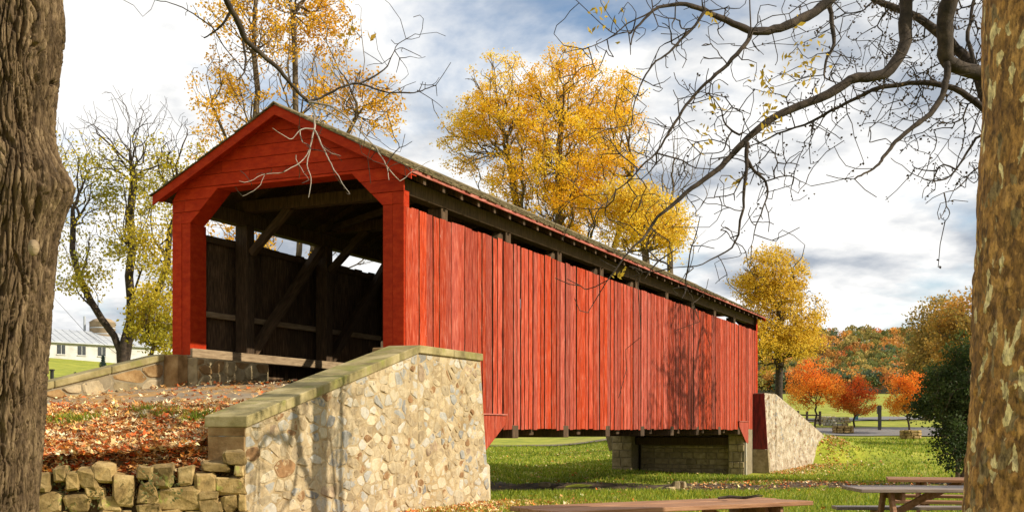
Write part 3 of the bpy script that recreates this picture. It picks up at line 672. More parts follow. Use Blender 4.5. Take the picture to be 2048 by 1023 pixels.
# abutment body under the near end of the bridge
NAB = empty('bridge_abutment', st(1.4, -2.6, -1.8)); tag(NAB, 'near stone abutment carrying the bridge portal above the lane', 'abutment')
def in_br(parent):
    o = parent.location; c, s_ = math.cos(BA), math.sin(BA)
    return lambda s, y, z: (BO[0] + s*c - y*s_ - o.x, BO[1] + s*s_ + y*c - o.y, z - o.z)
def br_box(name, b, mat, parent, tr, bev=0.02):
    V, F = box_vf(*b); me = mesh([tr(*v) for v in V], F)
    if bev: bevel_me(me, bev)
    return link(name, fix_normals(me), mat, parent)
tn = in_br(NAB)
V, F = extrude_poly([(0.35, -1.9), (2.85, -1.9), (2.4, 0.55), (2.3, 0.70), (0.35, 0.70)], lambda a, b, d: tn(a, d, b), 0.05, BW - 0.0)
link('core', fix_normals(mesh(V, F)), M_PIERM, NAB)
br_box('seat_wall', (-0.10, 2.25, BW - 0.62, BW + 0.10, 0.60, 1.41), M_PIER, NAB, tn)
br_box('seat_wall', (-0.10, 2.25, -0.10, 0.50, 0.60, 1.41), M_PIER, NAB, tn)
def seat(s, z, d): return tn(s, BW - 0.62 - d, z)
for c in rubble([(-0.08, 0.62), (2.23, 0.62), (2.23, 1.40), (-0.08, 1.40)], 0.2, 1.5, 0.03, 77, 2500):
    link('stone', stone_me(c, seat, sr.choice([0.01, 0.02, 0.035]), sr.random()), sr.choice([M_PIER, M_BLOCK]), NAB)
br_box('plinth', (-0.42, -0.10, BW - 0.42, BW + 0.12, 0.55, 1.455), M_BLOCK, NAB, tn)
br_box('plinth', (-0.42, -0.10, -0.07, 0.40, 0.55, 1.455), M_BLOCK, NAB, tn)
# parapet on the other side of the lane, mirror of the wing
PW = empty('parapet_wall', st(-3, -5.6, 0.4)); tag(PW, 'low stone parapet wall along the far side of the lane, left of the portal', 'stone wall')
off2 = Vector(PW.location)
pa = st(-0.44, -5.10)[:2]; pdir = np.array(at(90, 775, 20.6)[:2]) - pa; plen = float(np.linalg.norm(pdir)); pdir /= plen; plen2 = plen + 3.2; pn = np.array([pdir[1], -pdir[0]])
if pn[1] > 0: pn = -pn                                 # facing the lane
PT0, PT1 = 1.44, 1.44 - (1.44 - at(90, 768, 20.6)[2])*plen2/plen
def facep(a, z, d): p = pa + pdir*a + pn*d; return (p[0]-off2.x, p[1]-off2.y, z-off2.z)
PP = [(0, 0.2), (plen2, -0.9), (plen2, PT1 - 0.10), (0, PT0 - 0.10)]
prism(PP, facep, -0.45, 0.0, M_PIERM, 'mortar_core', PW)
for c in rubble([(0, 0.55), (plen2, -0.8), (plen2, PT1 - 0.12), (0, PT0 - 0.12)], 0.24, 1.5, 0.035, 31, 4000):
    link('stone', stone_me(c, facep, sr.choice([0.01, 0.02, 0.03]), sr.random()), sr.choice([M_BLOCK, M_STONE[6], M_STONE[0], M_PIER]), PW)
nsl = 5
for i in range(nsl):
    a0, a1 = plen2*i/nsl, plen2*(i+1)/nsl; z0, z1 = PT0 - 0.10 + (PT1-PT0)*a0/plen2, PT0 - 0.10 + (PT1-PT0)*a1/plen2
    V, F = extrude_poly([(a0+0.004, z0), (a1-0.004, z1), (a1-0.004, z1+0.13), (a0+0.004, z0+0.13)], facep, -0.50, 0.05); me = fix_normals(mesh(V, F)); bevel_me(me, 0.015)
    link('coping_slab', me, M_COPE, PW)

# far abutment: two pilasters, recessed wall, timber sill, all of coursed stone
FA = empty('bridge_abutment', st(27.6, -2.6, -1.9)); tag(FA, 'shaded far stone abutment under the far end of the bridge', 'abutment')
tf = in_br(FA)
br_box('core', (27.35, 29.3, 0.7, BW - 0.8, -2.4, 0.70), M_PIERM, FA, tf, 0)
br_box('core', (26.85, 29.2, -0.02, 0.62, -2.4, 0.09), M_PIERM, FA, tf, 0)
br_box('core', (26.6, 29.2, BW - 0.68, BW + 0.18, -2.4, 0.09), M_PIERM, FA, tf, 0)
br_box('timber_sill', (26.95, 27.34, 0.64, BW - 0.7, -0.62, -0.30), M_WOOD, FA, tf)
fr = random.Random(9)
def courses(y0, y1, z0, z1, s_face, hmin, hmax, wmin, wmax):
    z = z0
    while z < z1 - 0.08:
        h = min(fr.uniform(hmin, hmax), z1 - z); y = y0 - fr.uniform(0, wmin)
        while y < y1:
            w_ = fr.uniform(wmin, wmax); a, b = max(y, y0) + 0.012, min(y + w_, y1) - 0.012
            if b - a > 0.06:
                p = fr.uniform(0.015, 0.045); br_box('stone', (s_face - p, s_face + 0.05, a, b, z + 0.012, z + h - 0.012), M_PIER, FA, tf, 0.02)
            y += w_
        z += h
courses(0.72, BW - 0.82, -2.05, -0.64, 27.35, 0.16, 0.30, 0.25, 0.75)
courses(0.72, BW - 0.82, -0.28, 0.62, 27.35, 0.2, 0.3, 0.4, 0.9)
courses(-0.01, 0.61, -2.05, 0.08, 26.85, 0.25, 0.4, 0.25, 0.62)
courses(BW - 0.67, BW + 0.17, -2.05, 0.08, 26.6, 0.25, 0.4, 0.3, 0.8)
# far wing wall, mirrored about midspan
FW = empty('wing_wall', st(29.0, 0.6, -1.7)); tag(FW, 'far speckled stone wing wall descending to the lawn right of the bridge', 'stone wall')
off3 = Vector(FW.location); FB = st(28.35, 0.50)[:2]; FE = st(34.9, 1.75)[:2]; fd = (FE - FB); FLEN = float(np.linalg.norm(fd)); fd /= FLEN; fn_ = np.array([fd[1], -fd[0]])
def facef(a, z, d): p = FB + fd*a + fn_*d; return (p[0]-off3.x, p[1]-off3.y, z-off3.z)
def grid_face(poly_top, n, m, d, place, mat, name, parent, amp=0.03):
    """a rough stone skin between the ground and a sloping top"""
    V = []; seed = np.random.default_rng(2)
    for i in range(n):
        a = FLEN*i/(n-1); zt = np.interp(a, [p[0] for p in poly_top], [p[1] for p in poly_top])
        for j in range(m):
            z = -2.2 + (zt + 2.2)*j/(m-1); V.append(place(a, z, d + amp*mnoise.noise(Vector((a*3.1, z*3.1, 3))) + amp*0.6*mnoise.noise(Vector((a*8, z*8, 9))) - (0.05 if abs(a - 1.15) < 0.06 or abs(a - 0.42) < 0.05 else 0)))
    F = [(i*m+j, (i+1)*m+j, (i+1)*m+j+1, i*m+j+1) for i in range(n-1) for j in range(m-1)]
    return link(name, fix_normals(mesh(V, F)), mat, parent)
FT = [(0, 1.42), (1.2, 1.40), (3.4, 0.75), (FLEN, -0.28)]
prism([(0.0, -2.3), (FLEN, -2.3), (FLEN, -0.30)] + [(a, z_ - 0.02) for a, z_ in FT[::-1][1:]], facef, -0.5, -0.06, M_FARW, 'mortar_core', FW)
grid_face(FT, 110, 60, 0.0, facef, M_FARW, 'stone_face', FW)
for (a0, z0), (a1, z1) in zip(FT[:-1], FT[1:]):
    V, F = extrude_poly([(a0, z0 - 0.01), (a1, z1 - 0.01), (a1, z1 + 0.05), (a0, z0 + 0.05)], facef, -0.5, -0.015); link('coping_slab', fix_normals(mesh(V, F)), M_FARW, FW)
# red cladding on the end that faces the stream, with grey stone below
c0 = st(28.33, 0.04)[:2]
def endf(a, z, d): p = st(28.33 - 0.0 - d, 0.02 + a); return (p[0]-off3.x, p[1]-off3.y, z-off3.z)
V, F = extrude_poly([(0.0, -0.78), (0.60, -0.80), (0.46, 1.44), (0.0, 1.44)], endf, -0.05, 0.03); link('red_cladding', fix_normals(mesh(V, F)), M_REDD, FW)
V, F = extrude_poly([(0.0, -2.2), (0.70, -2.2), (0.60, -0.81), (0.0, -0.79)], endf, -0.3, 0.02); link('end_block', fix_normals(mesh(V, F)), M_PIER, FW)
V, F = extrude_poly([(-0.04, -2.1), (0.06, -2.1), (0.05, -0.5), (-0.03, -0.5)], endf, 1.30, 1.42); link('downpipe', fix_normals(mesh(V, F)), M_STONE[7], FW)

# dry stone retaining wall under the bank: every stone is a piece
DW = empty('retaining_wall', (-4.6, 13.6, -1.42)); tag(DW, 'tumbled dry stone retaining wall below the leaf covered bank', 'stone wall')
dd = (DB - DA); DLEN = float(np.linalg.norm(dd)); dd = dd/DLEN; dno = -dn
dl = [(467,913,40,27),(461,970,56,37),(411,963,42,35),(416,988,34,15),(423,1008,38,29),(459,1007,30,32),(481,1004,15,33),(480,939,16,20),(328,949,40,38),(373,950,30,35),(357,994,92,50),(210,946,34,38),(178,954,34,38),(86,962,34,34),
      (98,1003,50,46),(250,977,40,58),(222,1007,40,30),(430,931,50,20),(296,985,34,44),(146,962,26,34),(158,1004,50,36),(290,944,28,26),(124,945,26,26),(190,985,34,26),(60,990,40,40),(300,1016,40,26)]
x = 40
while x < 500:
    w_ = sr.uniform(30, 60); dl.append((x + w_/2, 1040 + sr.uniform(-4, 4), w_ - 3, 34)); x += w_
def hull(sz, seed):
    """a rough hewn stone: a jittered block with chipped, rounded edges"""
    r = random.Random(seed); V, F = box_vf(-sz[0]/2, sz[0]/2, -sz[1]/2, sz[1]/2, -sz[2]/2, sz[2]/2)
    V = [(x*(1 - r.uniform(0, .34)), y*(1 - r.uniform(0, .2)), z*(1 - r.uniform(0, .34))) for x, y, z in V]
    bm = bmesh.new(); bv = [bm.verts.new(v) for v in V]
    for f in F: bm.faces.new([bv[i] for i in f])
    bmesh.ops.triangulate(bm, faces=bm.faces)
    bmesh.ops.bevel(bm, geom=list(bm.edges), offset=min(sz)*0.09, segments=1, affect='EDGES')
    bmesh.ops.smooth_vert(bm, verts=bm.verts, factor=0.12, use_axis_x=True, use_axis_y=True, use_axis_z=True)
    for v in bm.verts: v.co += Vector((r.gauss(0, 1), r.gauss(0, 1), r.gauss(0, 1)))*min(sz)*0.035
    me = bpy.data.meshes.new('m'); bm.to_mesh(me); bm.free(); return me
for k, (u, v, w_, h_) in enumerate(dl):
    # depth where the pixel column meets the wall line
    kk = (u - 1024)/FPX; tq = (kk*DA[1] - DA[0])/(dd[0] - kk*dd[1]); p = DA + dd*tq; Yd = p[1] - 0.10; P = at(u, v, Yd); sc = Yd/FPX
    o = link('stone', hull((w_*sc*1.28, 0.36, h_*sc*1.28), k), M_DRY, DW, (P[0]-DW.location.x, P[1]+0.02+sr.uniform(-0.03, 0.03)-DW.location.y, P[2]-DW.location.z), (sr.uniform(-0.1, 0.1), sr.uniform(-0.06, 0.06), math.atan2(dd[1], dd[0])+math.pi+sr.uniform(-0.1, 0.1)))
# earth packed between and behind the stones, sloping up to the bank
def fill_z(a, d):
    p = DA + dd*a; zb = float(bank_z(p[0] + dn[0]*0.5, p[1] + dn[1]*0.5)); k = max(0.0, min(1.0, (d + 0.10)/0.6))
    return zb - (1 - k)**1.3*(zb + 0.85) + 0.03*mnoise.noise(Vector((a*4, d*6, 1)))
V = []
for i in range(46):
    a = DLEN*1.15*i/45
    for j in range(14):
        d = -0.16 + 0.72*j/13; p = DA + dd*a + dn*d; V.append((p[0]-DW.location.x, p[1]-DW.location.y, (fill_z(a, d) if j else -1.6)-DW.location.z))
link('earth_fill', mesh(V, [(i*14+j, (i+1)*14+j, (i+1)*14+j+1, i*14+j+1) for i in range(45) for j in range(13)], smooth=True), M_BANK, DW)
# ------------------------------------------------------------------ trees
def grow(start, spar, slen, pts, bf):
    """extend a skeleton (start nodes, parents, path lengths) to all pts: nearest-node growth balanced against path length"""
    P = [np.array(p, float) for p in start]; par = list(spar); pl = list(slen)
    pts = np.asarray(pts, float); n = len(pts); cost = np.full(n, 1e9); best = np.zeros(n, int)
    for i, p in enumerate(P):
        c = np.linalg.norm(pts - p, axis=1); c2 = c + bf*pl[i]; m = c2 < cost; cost[m] = c2[m]; best[m] = i
    alive = np.ones(n, bool)
    for _ in range(n):
        k = int(np.argmin(np.where(alive, cost, 1e9))); alive[k] = False; b = int(best[k])
        P.append(pts[k]); par.append(b); pl.append(pl[b] + float(np.linalg.norm(pts[k] - P[b])))
        c2 = np.linalg.norm(pts - pts[k], axis=1) + bf*pl[-1]; m = (c2 < cost) & alive; cost[m] = c2[m]; best[m] = len(P) - 1
    return np.array(P), np.array(par)
def radii(par, tip, ex, n_start=0, start_r=None):
    n = len(par); acc = np.zeros(n); kids = np.zeros(n, int)
    r = np.zeros(n)
    for i in range(n-1, -1, -1):
        r[i] = max(acc[i], tip**ex)**(1/ex) if kids[i] else tip
        if par[i] >= 0: acc[par[i]] += r[i]**ex; kids[par[i]] += 1
    return r, kids
def chains(par, r):
    n = len(par); ch = [[] for _ in range(n)]
    for i in range(n):
        if par[i] >= 0: ch[par[i]].append(i)
    res = []; stack = [(None, i) for i in range(n) if par[i] < 0]
    while stack:
        a, i = stack.pop(); c = [a] if a is not None else []
        while True:
            c.append(i)
            if not ch[i]: break
            o = sorted(ch[i], key=lambda q: -r[q]); i0 = i; i = o[0]
            for k in o[1:]: stack.append((i0, k))
        res.append(c)
    return res
def smooth_chain(P, rad, q, wob):
    n = len(P)
    if n < 2: return P, rad
    # Catmull-Rom through the nodes with a little wobble
    E = np.concatenate([[2*P[0] - P[1]], P, [2*P[-1] - P[-2]]]); out_, ro = [], []
    for i in range(n-1):
        p0, p1, p2, p3 = E[i], E[i+1], E[i+2], E[i+3]; L = np.linalg.norm(p2 - p1)
        for t in (0.0, 0.5):
            v = 0.5*((2*p1) + (p2-p0)*t + (2*p0-5*p1+4*p2-p3)*t*t + (3*p1-p0-3*p2+p3)*t**3)
            if t: v = v + q.normal(0, wob*L, 3)
            out_.append(v); ro.append(rad[i]*(1-t) + rad[i+1]*t)
    out_.append(P[-1]); ro.append(rad[-1]); return np.array(out_), np.array(ro)
def skeleton_mesh(P, par, r, q, sides_max=8, wob=0.05, rmin=0.0):
    L = []
    for c in chains(par, r):
        if len(c) < 2: continue
        rr = r[c].copy()
        if par[c[1]] == c[0] and c[0] != 0 and len(c) > 1 and r[c[0]] > r[c[1]]*1.01 and par[c[0]] >= 0: rr[0] = min(rr[0], rr[1]*1.25)
        if max(rr) < rmin: continue
        pp, ro = smooth_chain(P[c], rr, q, wob); m = max(ro)
        L.append(tube_vf(pp, ro, 3 if m < 0.018 else (5 if m < 0.06 else sides_max)))
    return join_tubes(L)
def leaf_vf(C, size, q, palette, var=0.12, droop=0.0, cl=None, aspect=0.62, clump=0.7):
    """kite-shaped leaves, two triangles folded along the rib"""
    n = len(C); d = q.normal(0, 1, (n, 3)); d[:, 2] -= droop; d /= np.linalg.norm(d, axis=1)[:, None]
    a = q.normal(0, 1, (n, 3)); a = np.cross(d, a); a /= np.linalg.norm(a, axis=1)[:, None] + 1e-9; nb = np.cross(d, a)
    sz = size*q.uniform(0.65, 1.3, n)[:, None]; fold = 0.25*sz
    V = np.stack([C - d*sz*0.5, C + a*sz*aspect*0.5 + nb*fold*0.4, C + d*sz*0.5, C - a*sz*aspect*0.5 + nb*fold*0.4], 1).reshape(-1, 3)
    b = np.arange(n)[:, None]*4; F = b + np.array([[0, 1, 2, 3]])
    pal = np.array(palette, float); k = len(pal)
    x = np.clip((clump*cl if cl is not None else 0.5*clump) + (1-clump)*q.random(n) , 0, 0.9999)*(k-1); i = x.astype(int); f = (x - i)[:, None]
    col = pal[i]*(1-f) + pal[np.minimum(i+1, k-1)]*f; col = np.clip(col*(1 + q.normal(0, var, (n, 1))), 0.004, 0.9)
    return V, F, np.repeat(col, 4, 0)
def env_points(envs, n, q, gamma=0.45):
    w_ = np.array([e[3]*e[4]*e[5] for e in envs]); w_ /= w_.sum(); out_ = []
    for e, k in zip(envs, q.multinomial(n, w_)):
        d = q.normal(0, 1, (k, 3)); d /= np.linalg.norm(d, axis=1)[:, None]; rr = q.random(k)[:, None]**gamma
        out_.append(np.array(e[:3]) + d*rr*np.array(e[3:6]))
    return np.concatenate(out_)
def make_tree(name, label, cat, base, envs, npts, stems=None, tip=0.012, ex=2.3, bf=0.35, leaves=8, spread=0.35, size=0.14, palette=None, gap=-1.0, gapscale=0.35, seed=1, bark=None, group=None, up=0.0, trunk_r=None, gamma=0.45, droop=0.2, leafmat_=None, bare_top=None, split_r=0.05, wob=0.05, cl_h=None):
    q = np.random.default_rng(seed); base = np.array(base, float); T = empty(name, base); tag(T, label, cat, group)
    pts = env_points(envs, npts, q, gamma) - base
    if stems is None: 
        top = np.array([np.mean([e[0] for e in envs]), np.mean([e[1] for e in envs]), min(e[2] - e[5]*0.55 for e in envs)]) - base
        stems = [[(0, 0, -0.3), tuple(top*0.35 + q.normal(0, 0.05, 3)), tuple(top*0.7 + q.normal(0, 0.08, 3)), tuple(top)]]
    P0, par0, pl0 = [], [], []
    for k, sline in enumerate(stems):
        prev = -1 if k == 0 else 0
        for m, p in enumerate(sline):
            if k > 0 and m == 0: continue
            P0.append(np.array(p, float)); par0.append(prev); pl0.append(0 if prev < 0 else pl0[prev] + float(np.linalg.norm(P0[-1] - P0[prev]))*0.6); prev = len(P0) - 1
    P, par = grow(P0, par0, pl0, pts, bf); r, kids = radii(par, tip, ex)
    if trunk_r: 
        f = trunk_r/r[0]; r = np.where(r > tip*1.5, tip*1.5 + (r - tip*1.5)*(trunk_r - tip*1.5)/(r[0] - tip*1.5), r)
    r[0] *= 1.25
    big = r >= split_r
    V, F = skeleton_mesh(P, par, r, q, 9, wob); link('trunk', mesh(V, F, smooth=True), bark or M_TBARK, T)
    tips = np.nonzero((r < tip*2.2) & (np.arange(len(r)) >= len(P0)))[0]
    if leaves > 0:
        nz = np.array([mnoise.noise(Vector(P[i]*gapscale) + Vector((seed*3.7, 0, 0))) for i in tips])
        keep_ = nz > gap
        if bare_top is not None: keep_ &= (P[tips, 2] < bare_top + q.normal(0, 0.6, len(tips)))
        tips = tips[keep_]; nz = nz[keep_]
        C = np.repeat(P[tips], leaves, 0); C = C + q.normal(0, spread, C.shape)*np.array([1, 1, 0.75])
        cl = np.repeat(np.clip(0.5 + 0.8*np.array([mnoise.noise(Vector(P[i]*0.55) + Vector((0, seed*2.3, 4))) for i in tips]), 0, 1), leaves)
        if cl_h is not None:
            hz = np.clip((C[:, 2] - cl_h[0])/(cl_h[1] - cl_h[0]), 0, 1); cl = np.clip(0.6*hz + 0.4*cl, 0, 1)
        V, F, col = leaf_vf(C, size, q, palette, droop=droop, cl=cl); link('crown', mesh(V, F, col=col), leafmat_ or M_LEAF, T)
    return T
YEL = [(0.78, 0.39, 0.018), (0.88, 0.52, 0.025), (0.90, 0.58, 0.035), (0.90, 0.65, 0.08)]
GOLD = [(0.232, 0.203, 0.022), (0.493, 0.348, 0.029), (0.725, 0.478, 0.043), (0.797, 0.609, 0.087)]
ORG = [(0.42, 0.21, 0.012), (0.70, 0.37, 0.02), (0.84, 0.49, 0.03), (0.80, 0.52, 0.07)]
OLI = [(0.18, 0.195, 0.022), (0.39, 0.345, 0.03), (0.6, 0.465, 0.038), (0.72, 0.555, 0.075)]
REDM = [(0.62, 0.42, 0.09), (0.86, 0.30, 0.05), (0.90, 0.15, 0.03), (0.88, 0.085, 0.03)]
ORM = [(0.66, 0.50, 0.12), (0.88, 0.44, 0.05), (0.92, 0.28, 0.03), (0.92, 0.17, 0.03)]
BRN = [(0.16, 0.144, 0.032), (0.32, 0.224, 0.048), (0.512, 0.272, 0.048), (0.672, 0.304, 0.04)]
def E(u, v, Y, ru, rv, ry): p = at(u, v, Y); k = Y/FPX; return (p[0], p[1], p[2], ru*k, ry, rv*k)
def gp(u, Y, dz=0.0): x = (u - 1024)/FPX*Y; return (x, Y, float(ground_z(x, Y)) + dz)
# the big yellow maple behind the roof
b = gp(1235, 66)
DM = 66/56
make_tree('maple_tree', 'big golden yellow maple standing behind the middle of the bridge roof', 'tree', b,
          [E(1000, 205, 66, 85, 95, 3.6), E(1140, 185, 66, 85, 85, 3.8), E(1220, 290, 65, 80, 90, 3.6), E(1085, 320, 65, 150, 110, 4.8), E(940, 285, 66, 65, 65, 3.0), E(1130, 430, 65, 125, 75, 3.8), E(1245, 200, 66, 45, 60, 2.3)],
          2300, stems=[[(0,0,-.3),(-.6,0,3),(-1.8,0.1,6),(-2.9,0,9),(-3.3,0,12),(-3.4,0,16),(-3.2,0,19)],[(0,0,0),(-1.6,0.1,6.2),(-4.2,0.2,10),(-5.6,0,13),(-6.3,0.2,17)],[(0,0,0),(-1.2,-.1,6.2),(-1.0,-.3,10),(.2,-.4,13),(.8,-.2,15.5)],[(0,0,0),(-2.0,-.2,6.6),(-5,-.3,9.4),(-7.2,-.3,12)]],
          tip=0.016, trunk_r=0.34, leaves=50, spread=0.21, size=0.125, palette=YEL, gap=-0.16, gapscale=0.45, seed=2, bark=M_TBARK, bf=0.6)
make_tree('ash_tree', 'smaller yellow green tree right of the big yellow maple', 'tree', gp(1290, 62),
          [E(1290, 445, 62, 85, 62, 2.6), E(1250, 400, 62, 55, 45, 2.0), E(1330, 480, 62, 45, 40, 1.8)], 420, tip=0.014, trunk_r=0.2, leaves=46, spread=0.32, size=0.14, palette=GOLD[1:] + YEL[2:], gap=-0.35, seed=3)
make_tree('bare_tree', 'thin leafless tree showing above the bridge roof near its far half', 'tree', gp(1355, 75),
          [E(1350, 340, 75, 75, 110, 2.5), E(1330, 440, 75, 90, 80, 2.5)], 330, tip=0.012, trunk_r=0.2, leaves=0, seed=4, bf=0.6, gamma=0.6)
# tall thin orange tree behind the portal
make_tree('locust_tree', 'tall open orange leaved tree with several stems rising behind the portal gable', 'tree', gp(560, 44),
          [E(520, 60, 44, 120, 110, 2.6), E(640, 40, 44, 90, 100, 2.4), E(460, 190, 44, 85, 90, 2.4), E(640, 180, 43, 110, 80, 2.4), E(740, 210, 43, 85, 70, 2.2), E(560, -60, 44, 150, 90, 2.6), E(430, 290, 43, 60, 55, 2), E(470, 470, 42, 110, 60, 2), E(700, 470, 42, 110, 60, 2)],
          2000, stems=[[(0,0,-.3),(-.1,0,3),(-.3,0,6),(-.6,0,9),(-1.0,0,12),(-1.0,0,15),(-.8,0,18)],[(0,0,0),(.4,.1,5),(.8,.1,9),(.6,0,12.5),(.5,0,16.5)],[(0,0,0),(-.9,0,6),(-1.7,0,10),(-2.6,0,13)],[(0,0,0),(1.0,-.2,6),(2.0,-.3,10),(3.0,-.4,12.5)]],
          tip=0.008, trunk_r=0.19, leaves=15, spread=0.14, size=0.12, palette=ORG, gap=0.02, gapscale=0.6, seed=5, bf=0.62, gamma=0.55)
# olive yellow tree on the left with a forked trunk
make_tree('walnut_tree', 'forked tree with sparse yellow green leaves between left trunk and portal', 'tree', gp(246, 36, -0.1),
          [E(170, 330, 36, 75, 120, 2.2), E(260, 300, 36, 90, 140, 2.2), E(335, 330, 35, 75, 135, 2.0), E(180, 480, 36, 85, 80, 2.0), E(300, 490, 35, 80, 80, 1.8), E(150, 560, 35, 50, 50, 1.5), E(360, 560, 35, 60, 50, 1.5)],
          1450, stems=[[(0,0,-.3),(0,0,.9),(.05,0,1.9),(.25,0,3.2),(.3,0,4.8),(.35,0,7)],[(0,0,0),(-.1,0,1.6),(-.7,.1,2.6),(-1.4,.1,3.9),(-1.6,.1,5.5)],[(0,0,0),(.2,0,1.9),(.9,-.1,2.9),(1.4,-.1,4.2),(1.8,0,6.2)],[(0,0,0),(-.05,0,1.4),(-1.2,0,2.2),(-2.2,0,3.3)]],
          tip=0.006, trunk_r=0.20, leaves=21, spread=0.17, size=0.10, palette=OLI, gap=-0.2, gapscale=0.5, seed=6, bf=0.58, bare_top=7.0, gamma=0.6, bark=M_TWIG)
make_tree('sapling_tree', 'leafy yellow green saplings left of the portal post', 'tree', gp(305, 33),
          [E(310, 620, 33, 42, 55, 1.0), E(330, 670, 33, 35, 35, 1.0), E(285, 650, 33, 25, 40, 0.8)], 240, tip=0.007, trunk_r=0.06, leaves=24, spread=0.16, size=0.10, palette=OLI, gap=-0.25, seed=7)
# yellow tree right of the far end
make_tree('linden_tree', 'yellow leaved tree with dark straight trunk right of the far end of the bridge', 'tree', gp(1556, 78),
          [E(1550, 560, 78, 72, 72, 2.4), E(1565, 630, 78, 82, 70, 2.8), E(1540, 690, 77, 75, 55, 2.4), E(1605, 680, 77, 45, 50, 2.0), E(1500, 560, 78, 35, 50, 1.8)],
          1300, stems=[[(0,0,-.3),(0,0,1.5),(0.05,0,3),(0.1,0,5),(0,0,7),(0,0,9)]], tip=0.014, trunk_r=0.26, leaves=30, spread=0.22, size=0.155, palette=GOLD[1:], gap=-0.3, gapscale=0.5, seed=8, bark=M_TWIG)
# three small red maples
for u, Y, vb, envs, pal, sd, lab in ((1628, 93, 852, [E(1628, 765, 93, 55, 50, 2.1), E(1612, 790, 93, 42, 30, 1.7), E(1655, 780, 93, 35, 38, 1.6)], ORM, 11, 'largest orange red young maple, leftmost of the three on the lawn'),
                                     (1707, 94, 852, [E(1712, 790, 94, 38, 40, 1.7), E(1720, 805, 94, 36, 24, 1.5), E(1690, 800, 94, 28, 28, 1.3)], REDM, 12, 'bright red young maple, middle one of the three on the lawn'),
                                     (1819, 86, 870, [E(1818, 775, 86, 34, 42, 1.6), E(1832, 800, 86, 34, 32, 1.5), E(1800, 805, 86, 28, 28, 1.3)], ORM, 13, 'orange red young maple behind the stone planter, rightmost of the three')):
    p = at(u, vb, Y); base = (p[0], p[1], float(ground_z(p[0], p[1])))
    make_tree('maple_tree', lab, 'tree', base, envs, 620, tip=0.010, trunk_r=0.075, leaves=24, spread=0.17, size=0.13, palette=pal, gap=-0.16, gapscale=0.7, seed=sd, bark=M_TWIG, group='young red maples on the lawn', cl_h=(1.6, 4.4))
# wooded edge on the right
make_tree('oak_tree', 'olive brown broad tree rising behind the red maples at the right', 'tree', gp(1850, 118),
          [E(1878, 665, 118, 58, 72, 4), E(1862, 735, 116, 48, 60, 4), E(1880, 740, 115, 50, 60, 4)], 800, tip=0.02, trunk_r=0.4, leaves=22, spread=0.48, size=0.32, palette=[(0.20, 0.15, 0.04), (0.30, 0.24, 0.06), (0.45, 0.27, 0.06), (0.50, 0.34, 0.08)], gap=-0.5, seed=14)
make_tree('oak_tree', 'rust orange broad tree next to the right trunk', 'tree', gp(1930, 92),
          [E(1930, 670, 92, 60, 85, 3.5), E(1950, 740, 92, 60, 60, 3.5), E(1990, 680, 92, 60, 85, 3.5)], 900, tip=0.018, trunk_r=0.35, leaves=22, spread=0.40, size=0.27, palette=BRN, gap=-0.45, seed=15)
make_tree('yew_shrub', 'dark green evergreen shrub beside the right trunk above the picnic tables', 'shrub', gp(1915, 36),
          [E(1925, 790, 36, 55, 80, 1.3), E(1905, 880, 35, 32, 60, 1.0), E(1960, 860, 36, 60, 90, 1.3), E(1885, 765, 37, 40, 40, 1.0), E(1925, 715, 36, 36, 45, 0.9)], 820, tip=0.008, trunk_r=0.12, leaves=30, spread=0.14, size=0.10, palette=[(0.02, 0.035, 0.008), (0.035, 0.06, 0.014), (0.06, 0.09, 0.02), (0.12, 0.14, 0.035)], gap=-0.32, gapscale=1.1, seed=16, stems=[[(0,0,-.2),(0,0,.4),(0.1,0,.9)],[(0,0,0),(.4,0,.8),(.7,.1,1.6)]])
make_tree('laurel_shrub', 'low dark shrub at the road edge under the rust orange tree', 'shrub', gp(1890, 70),
          [E(1880, 800, 70, 42, 45, 1.8), E(1930, 800, 70, 50, 60, 1.8), E(1845, 815, 72, 25, 25, 1.4)], 420, tip=0.01, trunk_r=0.12, leaves=24, spread=0.25, size=0.19, palette=[(0.015, 0.026, 0.008), (0.03, 0.045, 0.012), (0.05, 0.065, 0.018)], gap=-0.6, seed=17, stems=[[(0,0,-.2),(0,0,.5),(0,0,1.0)]])
# a tree standing just outside the view on the right, whose shadow falls across the siding
make_tree('ash_tree', 'half bare ash tree on the stream bank, beyond the right edge of the picture', 'tree', (17.7, 33.8, -1.5),
          [(17.7, 33.8, 8.6, 2.3, 4.6, 3.4)], 520, stems=[[(0,0,-.3),(0.05,0,2),(-.1,0,4.5),(0,.1,7),(.1,.1,9.5),(.3,.1,12)],[(0,0,0),(-.1,0,4.6),(-.7,.5,7),(-1.1,1.0,9.5)],[(0,0,0),(-.1,0,4.7),(.5,-.8,7),(.9,-1.6,9.5)]], tip=0.014, trunk_r=0.30, leaves=13, spread=0.22, size=0.19, palette=GOLD, gap=0.08, gapscale=0.6, seed=18)
